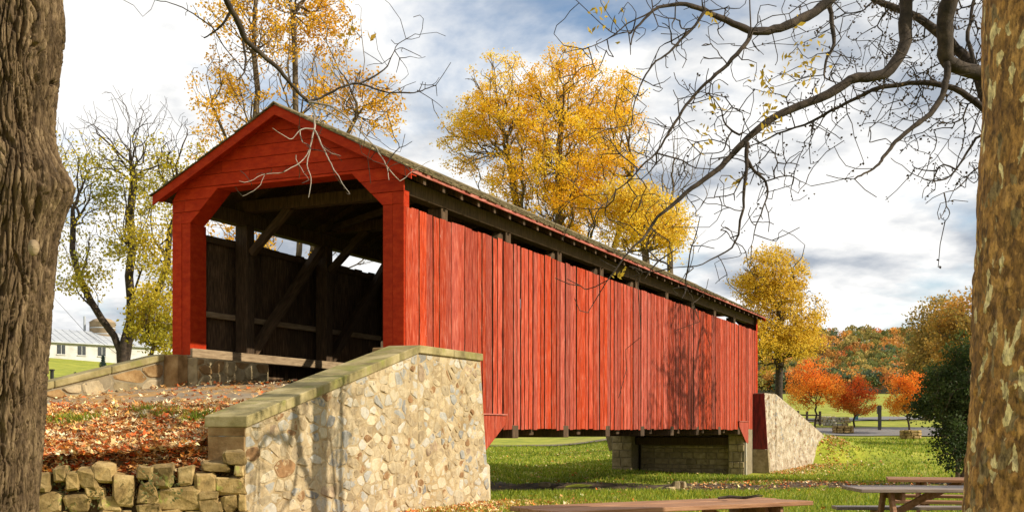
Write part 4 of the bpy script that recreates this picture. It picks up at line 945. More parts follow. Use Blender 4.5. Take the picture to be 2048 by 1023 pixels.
# ------------------------------------------------------------------ foreground trunks
def trunk_mesh(zs, cxs, cys, rs, bumps, nth, furrow, seed, squash=1.0):
    """a trunk as one displaced skin; bumps: (theta, z, amp, sth, sz); furrow(th_len, z) -> metres"""
    nz_ = len(zs); nf = int(nth*0.8); th = np.concatenate([np.linspace(np.pi*0.97, np.pi*2.03, nf, endpoint=False), np.linspace(np.pi*2.03, np.pi*2.97, nth - nf, endpoint=False)]); V = np.zeros((nz_, nth, 3))
    for i, z in enumerate(zs):
        r = np.full(nth, rs[i])
        for (t0, z0, a, st0, sz0) in bumps:
            dt = (th - t0 + np.pi) % (2*np.pi) - np.pi; zz = (z - z0)/sz0
            r = r + a*np.exp(-(dt/st0)**2 - zz*zz)
        f = np.array([furrow(math.cos(t)*rs[i], math.sin(t)*rs[i], z) for t in th]); r = r + f
        V[i, :, 0] = cxs[i] + r*np.cos(th); V[i, :, 1] = cys[i] + r*np.sin(th); V[i, :, 2] = z
    i = np.arange(nz_-1)[:, None]; j = np.arange(nth)[None, :]; j2 = (j+1) % nth
    return V.reshape(-1, 3), np.stack([i*nth+j, i*nth+j2, (i+1)*nth+j2, (i+1)*nth+j], -1).reshape(-1, 4)
def edgeX(v, pts, Y): return (np.interp(v, [p[0] for p in pts], [p[1] for p in pts]) - 1024)/FPX*Y
# left trunk: deep furrowed bark, a burl on the right side
YL = 8.0; zsl = np.linspace(-1.75, 3.6, 640); vl = HOR - zsl/YL*FPX
edge = edgeX(vl, [(-200, 122), (0, 108), (120, 105), (250, 102), (300, 106), (380, 112), (450, 112), (500, 108), (600, 99), (750, 87), (900, 77), (1023, 67), (1200, 70), (1320, 120)], YL)
rl = np.interp(zsl, [-1.75, -1.2, -0.5, 1.0, 3.6], [0.66, 0.50, 0.43, 0.42, 0.40])
def furrow_l(x, y, z):
    """long plates parted by narrow, deep, wandering fissures"""
    w_ = 0.05*mnoise.noise(Vector((x*5, y*5, z*3.0))); n3 = mnoise.noise(Vector((x*9, y*9, z*1.6 + 9)))
    n = mnoise.noise(Vector(((x + w_)*30, (y + w_)*30, z*2.6))); m = mnoise.noise(Vector(((x - w_)*50, (y + w_)*50, z*4.4 + 20))); n2 = mnoise.noise(Vector((x*55, y*55, z*14 + 5)))
    k1 = min(1.0, max(0.0, (abs(n) - 0.09)/0.09)); k2 = min(1.0, max(0.0, (abs(m) - 0.07)/0.10)); k3 = min(1.0, max(0.0, (abs(mnoise.noise(Vector((x*12, y*12, z*13 + 3)))) - 0.005)/0.05))
    return -0.050*(1 - k1) - 0.020*(1 - k2) - 0.010*(1 - k3)*k1 + 0.007*n2 + 0.010*n3
LT = empty('oak_tree', (edge[0] - rl[0], YL, -1.42)); tag(LT, 'thick furrowed trunk with a burl at the left edge of the picture', 'tree')
V, F = trunk_mesh(zsl, edge - rl, np.full(len(zsl), YL), rl, [(-0.25, 1.66, 0.145, 0.75, 0.20), (-0.15, 2.75, 0.095, 0.40, 0.42)], 540, furrow_l, 1)
V = V - np.array(LT.location); link('trunk', mesh(V, F, smooth=False), M_BARK, LT)
# pale scar where a limb was cut
sp = at(68, 495, YL - 0.437); me = mesh(*tube_vf([(0, 0, 0), (0, -0.018, 0.002), (0, -0.022, 0)], [0.05, 0.046, 0.004], 14)); o = link('cut_scar', me, M_WOODL, LT, sp - np.array(LT.location)); o.scale = (0.75, 1, 1.1)
# right trunk: flaking plane bark
M_PLANE = bpy.data.materials.new('flaking_plane_bark'); M_PLANE.use_nodes = True
t_ = M_PLANE.node_tree; n_ = t_.nodes; l_ = t_.links; bs = n_['Principled BSDF']; bs.inputs['Roughness'].default_value = 0.9
tcn = n_.new('ShaderNodeTexCoord'); mpn = n_.new('ShaderNodeMapping'); mpn.inputs['Scale'].default_value = (1, 1, 0.45); l_.new(tcn.outputs['Object'], mpn.inputs[0])
wz = n_.new('ShaderNodeTexNoise'); wz.inputs['Scale'].default_value = 9; wz.inputs['Detail'].default_value = 6; l_.new(mpn.outputs[0], wz.inputs['Vector'])
ad = n_.new('ShaderNodeMix'); ad.data_type = 'RGBA'; ad.inputs['Factor'].default_value = 0.14; l_.new(mpn.outputs[0], ad.inputs['A']); l_.new(wz.outputs[1], ad.inputs['B'])
vo = n_.new('ShaderNodeTexVoronoi'); vo.inputs['Scale'].default_value = 22; l_.new(ad.outputs['Result'], vo.inputs['Vector'])
sepc = n_.new('ShaderNodeSeparateColor'); l_.new(vo.outputs['Color'], sepc.inputs[0])
rp = n_.new('ShaderNodeValToRGB'); rp.color_ramp.interpolation = 'CONSTANT'; el = rp.color_ramp.elements
for k, (p_, c_) in enumerate([(0.0, (0.10, 0.055, 0.018)), (0.22, (0.17, 0.095, 0.03)), (0.45, (0.13, 0.075, 0.024)), (0.62, (0.21, 0.125, 0.045)), (0.84, (0.12, 0.09, 0.045)), (0.91, (0.34, 0.30, 0.18))]):
    if k > 1: el.new(p_)
    el[k].position = p_; el[k].color = (c_[0]*2.0, c_[1]*1.85, c_[2]*1.6, 1)
l_.new(sepc.outputs[0], rp.inputs[0])
fz = n_.new('ShaderNodeTexNoise'); fz.inputs['Scale'].default_value = 26; fz.inputs['Detail'].default_value = 8; fz.inputs['Roughness'].default_value = 0.7; l_.new(mpn.outputs[0], fz.inputs['Vector'])
fr_ = n_.new('ShaderNodeValToRGB'); fr_.color_ramp.elements[0].position = 0.38; fr_.color_ramp.elements[0].color = (0.35, 0.32, 0.28, 1); fr_.color_ramp.elements[1].position = 0.62; fr_.color_ramp.elements[1].color = (1.5, 1.45, 1.35, 1)
l_.new(fz.outputs[0], fr_.inputs[0]); mu = n_.new('ShaderNodeMix'); mu.data_type = 'RGBA'; mu.blend_type = 'MULTIPLY'; mu.inputs['Factor'].default_value = 1
l_.new(rp.outputs[0], mu.inputs['A']); l_.new(fr_.outputs[0], mu.inputs['B']); l_.new(mu.outputs['Result'], bs.inputs['Base Color'])
bm1 = n_.new('ShaderNodeBump'); bm1.inputs['Strength'].default_value = 0.8; bm1.inputs['Distance'].default_value = 0.02; l_.new(sepc.outputs[0], bm1.inputs['Height'])
bm2 = n_.new('ShaderNodeBump'); bm2.inputs['Strength'].default_value = 0.9; bm2.inputs['Distance'].default_value = 0.02; l_.new(fz.outputs[0], bm2.inputs['Height']); l_.new(bm1.outputs[0], bm2.inputs['Normal']); l_.new(bm2.outputs[0], bs.inputs['Normal'])
YS = 8.4; zss = np.linspace(-1.75, 4.2, 420); vs_ = HOR - zss/YS*FPX
edge2 = edgeX(vs_, [(-300, 1984), (0, 1973), (200, 1972), (400, 1965), (600, 1957), (800, 1948), (1000, 1938), (1200, 1925), (1320, 1885)], YS)
rs2 = np.interp(zss, [-1.75, -1.2, 0, 2, 4.2], [0.68, 0.54, 0.48, 0.46, 0.43])
def furrow_r(x, y, z):
    """thin plates of bark, lifted and broken, rougher low on the trunk"""
    low = 1.0 if z < 0.4 else max(0.35, 1.0 - (z - 0.4)*0.5)
    wv = mnoise.noise(Vector((x*14, y*14, z*14)))*0.25
    dist, pts_ = mnoise.voronoi(Vector((x*13 + wv, y*13 + wv, z*5.5 + wv))); e_ = min(1.0, (dist[1] - dist[0])*3.0)
    h = mnoise.cell(pts_[0]*7.31)
    return low*(0.012*h*e_ - 0.010*(1 - e_)) + 0.010*low*mnoise.noise(Vector((x*28, y*28, z*15))) + 0.018*mnoise.noise(Vector((x*4, y*4, z*1.5)))
RT = empty('plane_tree', (edge2[0] + rs2[0], YS, -1.42)); tag(RT, 'thick mottled plane tree trunk with flaking bark at the right edge of the picture', 'tree')
V, F = trunk_mesh(zss, edge2 + rs2, np.full(len(zss), YS), rs2, [], 300, furrow_r, 2)
V = V - np.array(RT.location); link('trunk', mesh(V, F, smooth=False), M_PLANE, RT)
cr = random.Random(4)
crownpts = env_points([(4.6, 9.0, 6.6, 2.0, 1.8, 1.6)], 200, np.random.default_rng(3)) - np.array(RT.location)
P, par = grow([(0.0, 0, 5.0), (0.1, 0, 5.8), (0.2, 0.1, 6.8)], [-1, 0, 1], [0, .6, 1.2], crownpts, 0.4); r_, kd = radii(par, 0.012, 2.2); r_[:3] = [0.42, 0.34, 0.22]
V, F = skeleton_mesh(P, par, r_, np.random.default_rng(1), 10, 0.05); link('limb', mesh(V, F, smooth=True), M_PLANE, RT)

# ------------------------------------------------------------------ overhanging branches, drawn out as paths in space
def paths_tree(T, paths, pts, bf, tip, mat, seed, name='branch', ex=2.4, leaf_nodes=None, wob=0.08):
    """paths: list of (polyline world, radii); each becomes one limb, the fine twigs grow from their nodes"""
    q = np.random.default_rng(seed); loc = np.array(T.location); P0, par0, pl0 = [], [], []
    for pl_, rr in paths:
        pl_ = np.array(pl_, float); pp, ro = smooth_chain(pl_, np.array(rr, float), q, 0.03)
        for _ in range(1): pp2, ro2 = smooth_chain(pp, ro, q, 0.035)
        V, F = tube_vf(pp2 - loc, ro2*(1 + q.normal(0, 0.05, len(ro2))), 10 if max(rr) > 0.03 else 6); link(name, mesh(V, F, smooth=True), mat if mat is not M_PALET or pl_[-1][2] < 2.6 else M_TWIG, T)
        for k, p in enumerate(pp): P0.append(p); par0.append(-1); pl0.append(0.1*k*np.linalg.norm(pp[0]-pp[min(1, len(pp)-1)]))
    n0 = len(P0)
    P, par = grow(P0, par0, pl0, pts, bf); r, kids = radii(par, tip, ex)
    L = []
    for c in chains(par, r):
        if len(c) < 2 or all(i < n0 for i in c): continue
        rr = np.array([min(r[i], 0.03) for i in c]); 
        if c[0] < n0: rr[0] = rr[1]*1.2
        pp, ro = smooth_chain(P[c], rr, q, wob); L.append(tube_vf(pp - loc, ro, 4))
    V, F = join_tubes(L); link('twigs', mesh(V, F, smooth=True), M_TWIG, T)['kind'] = 'stuff'
    return P, par, r, n0
def px_path(l, Y0, Y1=None, wpx=None):
    """l: pixels; Y from Y0 to Y1 along it; wpx: (width at start, at end) in pixels"""
    n = len(l); Y1 = Y1 if Y1 is not None else Y0; out_, rr = [], []
    for k, (u, v) in enumerate(l):
        f = k/(n-1); Y = Y0 + (Y1-Y0)*f; out_.append(at(u, v, Y)); rr.append(0.8*(wpx[0]*(1-f)**1.1 + wpx[1]*(1-(1-f)**1.1))*Y/FPX/2)
    return out_, rr
# tree hidden behind the plane trunk; its limbs reach over the view
WT = empty('walnut_tree', (5.95, 13.3, -1.42)); tag(WT, 'dark walnut tree behind the right trunk with long nearly bare limbs overhead', 'tree')
tv, tf_ = tube_vf([(0, 0, -.2), (0.02, 0, 1.5), (0.0, 0, 3.5), (-.05, 0, 5.5), (-.02, .05, 7.5), (.1, .1, 9.2)], [0.42, 0.33, 0.30, 0.28, 0.23, 0.15], 14); link('trunk', mesh(tv, tf_, smooth=True), M_TWIG, WT)
pth = [px_path([(2050, 150), (1985, 148), (1925, 138), (1893, 118), (1890, 60), (1900, 0), (1912, -80), (1935, -180), (1950, -290)], 13.2, 12.6, (34, 46)),
       px_path([(1893, 125), (1890, 165), (1872, 212), (1845, 240), (1812, 265), (1785, 290), (1768, 312), (1758, 328), (1735, 344), (1709, 358)], 12.9, 12.4, (18, 4)),
       px_path([(2045, -300), (1960, -290), (1880, -220), (1830, -110), (1812, 0), (1812, 80), (1792, 122), (1762, 150), (1700, 160), (1640, 196), (1565, 226), (1512, 262), (1462, 312), (1420, 350), (1372, 385), (1330, 422), (1290, 472), (1250, 512), (1215, 560)], 13.2, 12.2, (42, 3)),
       px_path([(1880, -230), (1800, -160), (1720, -70), (1655, 5), (1600, 38), (1548, 58), (1500, 62), (1452, 40), (1408, 20), (1360, 8), (1305, 22), (1272, 55), (1262, 90)], 13, 12.0, (36, 3)),
       px_path([(1502, 62), (1488, 92), (1455, 130), (1412, 166), (1372, 210), (1342, 258), (1312, 306), (1272, 346), (1232, 380), (1205, 410)], 12.2, 11.8, (13, 2)),
       px_path([(1410, 22), (1382, 60), (1345, 98), (1312, 122), (1286, 160), (1268, 210), (1262, 250)], 12.1, 11.7, (8, 2)),
       px_path([(1305, 22), (1240, 60), (1190, 90), (1165, 98)], 12.0, 11.8, (4, 1.5)),
       px_path([(1660, 0), (1664, 50), (1668, 88), (1652, 122), (1648, 150), (1675, 165)], 12.9, 12.6, (13, 3)),
       px_path([(1495, 286), (1493, 322), (1488, 380), (1480, 440), (1464, 495), (1405, 528), (1345, 535)], 12.5, 12.2, (11, 2)),
       px_path([(1494, 318), (1512, 345), (1532, 365), (1530, 405), (1512, 450), (1503, 490)], 12.5, 12.3, (9, 2)),
       px_path([(1530, 362), (1570, 352), (1600, 362), (1622, 372)], 12.4, 12.3, (4, 1.5)),
       px_path([(1480, 270), (1452, 250), (1440, 215), (1425, 195)], 12.5, 12.6, (6, 2)),
       px_path([(2052, 330), (1975, 225), (1925, 185), (1860, 166), (1800, 170), (1730, 188), (1660, 222), (1590, 255), (1520, 285), (1460, 300)], 13.9, 14.2, (20, 2)),
       px_path([(2052, 340), (1978, 210), (1940, 125), (1880, 70), (1820, 28), (1750, 0), (1690, -30)], 14.0, 14.6, (34, 12)),
       px_path([(1950, 150), (1935, 80), (1945, 10), (1960, -60)], 14.0, 14.4, (12, 7)),
       px_path([(2050, 300), (1965, 270), (1925, 320), (1900, 352), (1862, 362), (1835, 352)], 13.4, 13.0, (8, 2)),
       px_path([(2050, 350), (1965, 330), (1920, 372), (1888, 385)], 13.4, 13.1, (6, 2))]
q = np.random.default_rng(77); tw = []
def around(pl_, n, sx, sy, f0=0.25):
    pl_ = np.array(pl_); k = q.uniform(f0, 1, n)*(len(pl_)-1); i = np.minimum(k.astype(int), len(pl_)-2); f = (k-i)[:, None]; base = pl_[i]*(1-f) + pl_[i+1]*f
    return base + q.normal(0, 1, (n, 3))*np.array([sx, sy, sx])
for k, n, sx, f0 in ((1, 14, .22, .3), (2, 220, .42, .25), (3, 130, .36, .3), (4, 90, .30, .1), (5, 60, .3, .0), (6, 24, .2, 0), (7, 30, .25, .2), (8, 80, .30, .1), (9, 40, .26, .1), (10, 14, .16, 0), (11, 20, .2, .1), (12, 260, .42, .1), (13, 420, .6, .2), (14, 90, .4, 0), (15, 46, .32, .2), (16, 40, .35, .2), (0, 70, .55, .4)):
    tw.append(around(pth[k][0], n, sx, 0.32, f0))
Pt, part, rt, n0t = paths_tree(WT, pth, np.concatenate(tw), 0.25, 0.0042, M_TWIG, 5, wob=0.045)
# the few leaves still hanging
lq = np.random.default_rng(8); Cl = []
for (u, v, n, s_) in ((1205, 35, 26, .10), (1598, 112, 30, .12), (1612, 150, 22, .12), (1548, 215, 22, .10), (1552, 240, 12, .08), (1520, 165, 16, .07), (1420, 215, 12, .08), (1402, 285, 12, .08), (1470, 365, 8, .05), (1235, 545, 10, .05), (1410, 45, 8, .06), (1640, 95, 8, .06)):
    Cl.append(at(u, v, 12.3) + lq.normal(0, 1, (n, 3))*np.array([s_, s_, s_*1.2]))
# dry little pods and buds along the far twigs
far_tips = Pt[n0t:][lq.random(len(Pt) - n0t) < 0.05]; C = np.concatenate(Cl)
V, F, col = leaf_vf(C, 0.085, lq, [(0.34, 0.27, 0.03), (0.52, 0.36, 0.04), (0.58, 0.42, 0.06)], droop=1.0, aspect=0.42); link('crown', mesh(V - np.array(WT.location), F, col=col), M_LEAF, WT)
tb = Pt[n0t:]; tb = tb[(tb[:, 1] > 13.3)]; C = np.repeat(tb, 3, 0) + lq.normal(0, .03, (len(tb)*3, 3))
V, F, col = leaf_vf(C, 0.035, lq, [(0.05, 0.035, 0.02), (0.09, 0.06, 0.03)], aspect=0.8); link('dry_pods', mesh(V - np.array(WT.location), F, col=col), M_LEAF, WT)['kind'] = 'stuff'
# branch of the left tree over the gable, its twigs hanging in front of it
YB = 9.6
lp = [px_path([(60, -330), (180, -430), (320, -360), (410, -180), (442, -40), (462, 20), (486, 70), (520, 105), (560, 140), (592, 178), (616, 204)], 8.0, YB, (26, 7)),
      px_path([(462, 20), (446, 48), (430, 62), (408, 76)], 9.4, 9.5, (9, 3)), px_path([(430, 62), (398, 36), (352, 10), (310, 0), (250, -8)], 9.5, 9.6, (4, 1.5)),
      px_path([(486, 80), (492, 118), (488, 146), (474, 160)], 9.5, 9.4, (7, 3)), px_path([(430, 62), (470, 120), (500, 160), (530, 190)], 9.5, 9.9, (3.5, 1.5)),
      px_path([(616, 204), (648, 192), (690, 172), (720, 168), (780, 186), (820, 186), (850, 178), (872, 170)], YB, 9.8, (7, 2)),
      px_path([(715, 168), (760, 145), (782, 115), (796, 88), (830, 68)], 9.65, 9.9, (5, 1.5)),
      px_path([(616, 204), (660, 212), (700, 240), (735, 278), (755, 300), (772, 330), (778, 360)], YB, 9.2, (6, 1.6)),
      px_path([(616, 204), (660, 225), (700, 250), (740, 262)], YB, 9.8, (4, 1.6)),
      px_path([(622, 206), (629, 235), (628, 262), (620, 300), (614, 330), (622, 355), (617, 395)], YB, 9.3, (6, 1.6)),
      px_path([(628, 258), (642, 288), (656, 315), (668, 340), (684, 366), (700, 388)], 9.5, 9.2, (4.5, 1.6)),
      px_path([(628, 258), (606, 258), (596, 264), (582, 278), (566, 270), (545, 256)], 9.5, 9.3, (3.5, 1.5)),
      px_path([(600, 262), (604, 282), (614, 288)], 9.45, 9.3, (3, 1.4)), px_path([(648, 296), (662, 306), (682, 312)], 9.4, 9.3, (3, 1.4)),
      px_path([(592, 310), (602, 335), (618, 360)], 9.4, 9.3, (2.5, 1.2)), px_path([(618, 300), (600, 325), (565, 345), (530, 348), (500, 362), (478, 362)], 9.4, 9.0, (2.6, 1.2)),
      px_path([(530, 348), (515, 375), (485, 392)], 9.1, 9.0, (2, 1.2)), px_path([(772, 330), (800, 362), (826, 342), (860, 322)], 9.25, 9.4, (2.6, 1.2))]
q = np.random.default_rng(78); tw = [around(lp[k][0], n, sx, .18, f0) for k, n, sx, f0 in ((0, 16, .14, .6), (2, 12, .12, .2), (4, 16, .14, .2), (5, 34, .18, .1), (6, 24, .18, .2), (7, 22, .14, .1), (8, 14, .12, .1), (9, 6, .06, .2), (10, 8, .07, .3), (15, 6, .06, .2), (17, 6, .08, .2))]
_ = paths_tree(LT, lp, np.concatenate(tw), 0.25, 0.0026, M_PALET, 6, wob=0.05)
C = np.concatenate([at(u, v, 9.6) + lq.normal(0, 1, (n, 3))*.045 for u, v, n in ((690, 72, 12), (665, 140, 5), (737, 80, 4))]); V, F, col = leaf_vf(C, 0.07, lq, [(0.40, 0.24, 0.03), (0.56, 0.36, 0.04)], aspect=0.5)
link('crown', mesh(V - np.array(LT.location), F, col=col), M_LEAF, LT)
# ------------------------------------------------------------------ the wood on the hill: one mass
q = np.random.default_rng(50); CC = []; COLS = []; pals = [(0.17, 0.19, 0.05), (0.30, 0.25, 0.06), (0.55, 0.26, 0.06), (0.60, 0.29, 0.06), (0.44, 0.33, 0.09), (0.10, 0.14, 0.07), (0.56, 0.19, 0.05)]
SZ = []
ntree = 1350
for k in range(ntree):
    y = 345 + 300*q.random()**1.35; x = q.uniform(0.17, 0.50)*y if q.random() < 0.8 else q.uniform(0.02, 0.85)*y
    g = float(hill_z(x, y)); r0 = q.uniform(1.9, 3.7); h0 = q.uniform(3.2, 5.5)
    n = 140; d = q.normal(0, 1, (n, 3)); d /= np.linalg.norm(d, axis=1)[:, None]; d[:, 2] = np.where(d[:, 2] < -0.5, -d[:, 2], d[:, 2])
    c = np.array([x, y, g + h0]) + d*(q.random((n, 1))**0.3)*np.array([r0, r0, r0*1.15]); CC.append(c)
    edge_ = y < 372  # lowest row of crowns: shadow put into the colour as more dark green
    p = np.array(pals[q.choice(7, p=[.08, .10, .10, .10, .07, .45, .10])] if edge_ else pals[q.choice(7, p=[.20, .19, .17, .15, .14, .08, .07])]); COLS.append(np.tile(p*q.uniform(0.75, 1.2), (n, 1))); SZ.append(np.full(n, r0*0.26))
C = np.concatenate(CC); cols = np.concatenate(COLS); sz = np.concatenate(SZ); n = len(C)
d = q.normal(0, 1, (n, 3)); d /= np.linalg.norm(d, axis=1)[:, None]; a = np.cross(d, q.normal(0, 1, (n, 3))); a /= np.linalg.norm(a, axis=1)[:, None]
s2 = (sz*q.uniform(.6, 1.3, n))[:, None]; V = np.stack([C - d*s2*.6, C + a*s2*.5, C + d*s2*.6, C - a*s2*.5], 1).reshape(-1, 3)
F = np.arange(n)[:, None]*4 + np.array([[0, 1, 2, 3]]); cols = np.repeat(np.clip(cols*(1 + q.normal(0, .18, (n, 1))), .005, .8), 4, 0)
stuff(link('forest', mesh(V, F, col=cols), leafmat('far_foliage', 0.4)), 'autumn coloured wood covering the far hill', 'forest')

# ------------------------------------------------------------------ picnic tables
def picnic_table(label, loc, rz, L, W_, top_mat, tilt=0.0):
    T = empty('picnic_table', loc, rz); tag(T, label, 'picnic table', 'picnic tables on the grass'); r = random.Random(int(L*100)); H = 0.74
    npl = 5; pw = W_/npl
    for k in range(npl):
        y = -W_/2 + pw*(k + 0.5); box('top_plank', (-L/2, L/2, -pw/2 + 0.004, pw/2 - 0.004, 0, 0.04), top_mat, T, 0.005, (0, y, H - 0.04 + r.uniform(-0.003, 0.003)))
    for sd in (-1, 1):
        for k in range(2): box('seat_plank', (-L/2, L/2, -0.066, 0.066, 0, 0.04), top_mat, T, 0.005, (0, sd*(W_/2 + 0.26 + k*0.14), 0.43))
    for sx in (-1, 1):
        x = sx*(L/2 - 0.42)
        for sd in (-1, 1): beam('leg', (x + 0.025*sd, sd*(W_/2 + 0.10), 0.0), (x + 0.025*sd, sd*(W_/2 - 0.22), H - 0.045), 0.045, 0.11, M_TABLE, T, 0.005)
        box('top_batten', (-0.02, 0.02, -W_/2 + 0.05, W_/2 - 0.05, 0, 0.09), M_TABLE, T, 0.004, (x - 0.06*sx*0 + 0.07, 0, H - 0.135))
        box('seat_bearer', (-0.02, 0.02, -W_/2 - 0.44, W_/2 + 0.44, 0, 0.09), M_TABLE, T, 0.004, (x + 0.07, 0, 0.335))
        beam('brace', (x, 0, 0.39), (x - sx*0.55, 0, H - 0.05), 0.04, 0.08, M_TABLE, T, 0.004)
    return T
def tz(x, y): return float(ground_z(x, y))
ztop = -0.66
c4 = [at(1628, 1001, ztop*FPX/(HOR-1001)), at(1120, 1023, ztop*FPX/(HOR-1023)), at(1057, 1010, ztop*FPX/(HOR-1010))]
dv = c4[0] - c4[1]; Lt = float(np.linalg.norm(dv[:2])); dv /= np.linalg.norm(dv); nv = np.array([-dv[1], dv[0], 0]); Wt = 0.80
ct = (c4[0] + c4[1])/2 + nv*Wt/2
picnic_table('long brown picnic table in front of the stream, lowest in the picture', (ct[0], ct[1], ztop - 0.74), math.atan2(dv[1], dv[0]), Lt, Wt, M_TABLE)
for k in range(7):   # bits of bark and leaves lying on it
    pass
p1 = at(1677, 968, 13.8); picnic_table('greyed picnic table beside the right trunk', (p1[0] + 1.30, 13.35, -1.41), R(-1.5), 2.55, 0.88, M_TABLEG)
picnic_table('reddish picnic table behind the greyed one, mostly hidden by the right trunk', (6.55, 15.9, -1.42), R(-16), 2.6, 0.8, M_TABLE)
fb = empty('fallen_branch', ct + np.array([0.75, 0.42, 0.016])); tag(fb, 'short dead stick lying on the brown picnic table', 'stick')
V, F = tube_vf([(-.22, 0, .01), (-.1, .02, .02), (.03, 0, .012), (.2, .05, .03)], [.012, .016, .013, .006], 7); link('stick', mesh(V, F, smooth=True), M_TWIG, fb)
V, F = tube_vf([(.0, 0, .015), (.08, -.05, .03), (.16, -.06, .05)], [.008, .006, .003], 5); link('side_twig', mesh(V, F, smooth=True), M_TWIG, fb)

# ------------------------------------------------------------------ park furniture on the right
def planter(label, u, v, Y, wd, hd, seed):
    p = at(u, v, Y); T = empty('stone_planter', (p[0], p[1], tz(p[0], p[1]) + 0.05)); tag(T, label, 'planter', 'round stone planters along the park road'); r = random.Random(seed); nrow = 3
    V, F = tube_vf([(0, 0, -0.3), (0, 0, hd*0.9), (0, 0, hd*0.9)], [wd*0.44, wd*0.44, 0.02], 16); link('soil_core', mesh(V, F), M_BANK, T)
    for k in range(nrow):
        n = 9; a0 = r.uniform(0, 1)
        for i in range(n):
            a = 2*math.pi*(i + a0)/n; h = hd/nrow; o = link('stone', hull((2*math.pi*wd/2/n*0.98, 0.2, h*1.05), seed*100 + k*20 + i), M_DRY, T, (math.cos(a)*wd/2*0.92, math.sin(a)*wd/2*0.92, h*(k + 0.5)), (0, 0, a + math.pi/2))
    return T
planter('round stone planter in front of the rightmost red maple', 1821, 877, 80, 1.35, 0.60, 1)
planter('stone planter beside the park road left of the sign post', 1686, 862, 87, 1.5, 0.55, 2)
def stone_wall_low(label, pts, h, seed):
    P = [np.array(p) for p in pts]; T = empty('garden_wall', (P[0][0], P[0][1], tz(*P[0]))); tag(T, label, 'stone wall'); r = random.Random(seed); loc = np.array(T.location)
    for a, b in zip(P[:-1], P[1:]):
        d = b - a; L = float(np.linalg.norm(d)); d /= L; ang = math.atan2(d[1], d[0])
        for row in range(3):
            x = r.uniform(-.2, 0)
            while x < L:
                w_ = r.uniform(.35, .6); c = a + d*(x + w_/2); o = link('stone', hull((w_, .4, h/3*1.05), seed*50 + row*30 + int(x*10)), M_STONE[r.choice([2, 7, 0])], T, (c[0]-loc[0], c[1]-loc[1], tz(*c) + h/3*(row+.5) - loc[2]), (0, 0, ang)); x += w_
    return T
def g2(u, Y): return ((u-1024)/FPX*Y, Y)
stone_wall_low('upper low grey stone garden wall left of the middle red maple', [g2(1632, 104), g2(1668, 103)], 0.75, 3)
stone_wall_low('lower stepped grey stone garden wall below the middle red maple', [g2(1650, 99.5), g2(1692, 97.5)], 0.8, 4)
# sign posts
M_DARK = pmat('dark_painted_metal', [(0.012, 0.012, 0.013), (0.03, 0.03, 0.03)], 5, 4, 0.5, 0.0)
p = g2(1759, 90); T = empty('sign_post', (p[0], p[1], tz(*p))); tag(T, 'dark double sign post beside the park road between the red maples', 'sign post')
box('post', (-.10, .10, -.10, .10, -.2, 2.0), M_DARK, T, .01); box('post', (-.05, .05, -.05, .05, -.2, 2.0), M_DARK, T, .01, (.42, 1.0, 0)); box('sign_panel', (-.12, .56, -.02, .02, 0, .62), M_DARK, T, .008, (0.0, .55, 1.32), (0, 0, R(62)))
M_TEAL = pmat('teal_paint', [(0.02, 0.11, 0.12), (0.03, 0.16, 0.17)], 5, 4, .5)
p = g2(1713, 118); T = empty('fire_hydrant', (p[0], p[1], tz(*p))); tag(T, 'small teal hydrant standing by the far road', 'hydrant')
V, F = tube_vf([(0, 0, 0), (0, 0, .08), (0, 0, .1), (0, 0, .75), (0, 0, .8), (0, 0, .95), (0, 0, 1.05), (0, 0, 1.08)], [.24, .24, .17, .17, .22, .2, .1, .01], 14); link('barrel', mesh(V, F, smooth=True), M_TEAL, T)
V, F = tube_vf([(-.3, 0, .6), (0, 0, .6), (.3, 0, .6)], [.09, .09, .09], 10); link('nozzle', mesh(V, F), M_TEAL, T)
# rail fence
T = empty('rail_fence', (*g2(1575, 100), tz(*g2(1575, 100)))); tag(T, 'dark post and rail fence behind the far wing wall', 'fence'); loc = np.array(T.location); fp = [g2(u, Y) for u, Y in ((1535, 104), (1562, 103), (1574, 102), (1596, 101), (1614, 100), (1640, 100))]
for x, y in fp: box('post', (-.09, .09, -.09, .09, -.2, 1.25), M_TWIG, T, .01, (x-loc[0], y-loc[1], tz(x, y)-loc[2]))
for (a, b) in zip(fp[:-1], fp[1:]):
    for h in (.45, .9): beam('rail', (a[0]-loc[0], a[1]-loc[1], tz(*a)+h-loc[2]), (b[0]-loc[0], b[1]-loc[1], tz(*b)+h-loc[2]), .06, .12, M_TWIG, T, 0)

# ------------------------------------------------------------------ farm on the left
M_WHITE = pmat('whitewashed_block', [(0.42, 0.41, 0.38), (0.56, 0.55, 0.52)], 0.8, 7, .9, .2, 6, spots=[(0.35, .55, .2, (0.36, 0.34, 0.29), (1, 1, 2.5))])
M_TIN = pmat('grey_tin_roof', [(0.30, 0.32, 0.35), (0.44, 0.46, 0.48)], 0.6, 6, .45, .1, 8, (1, 4, 1), spec=.5)
M_GLASS = pmat('dark_window_glass', [(0.02, 0.025, 0.03), (0.05, 0.055, 0.06)], 3, 3, .15, 0, spec=.5)
YBn = 150.0; p0 = at(60, 716, YBn); p1 = at(330, 716, YBn + 14); bz = p0[2]; dB = p1 - p0; LB = float(np.linalg.norm(dB[:2])); aB = math.atan2(dB[1], dB[0])
T = empty('barn', (p0[0], p0[1], bz - 0.0), aB); tag(T, 'long low white barn with grey tin roof seen past the left trunk', 'barn')
box('wall', (0, LB, 0, 9, -3, 2.25), M_WHITE, T)
RH = 4.3
for k, y0, y1 in ((0, -.5, 4.5), (1, 9.5, 4.5)):
    V, F = extrude_poly([(y0, 2.22), (4.5, RH), (4.5, RH + .14), (y0, 2.36)], lambda a, b, d: (d, a, b), -.4, LB + .4); link('roof', fix_normals(mesh(V, F)), M_TIN, T)
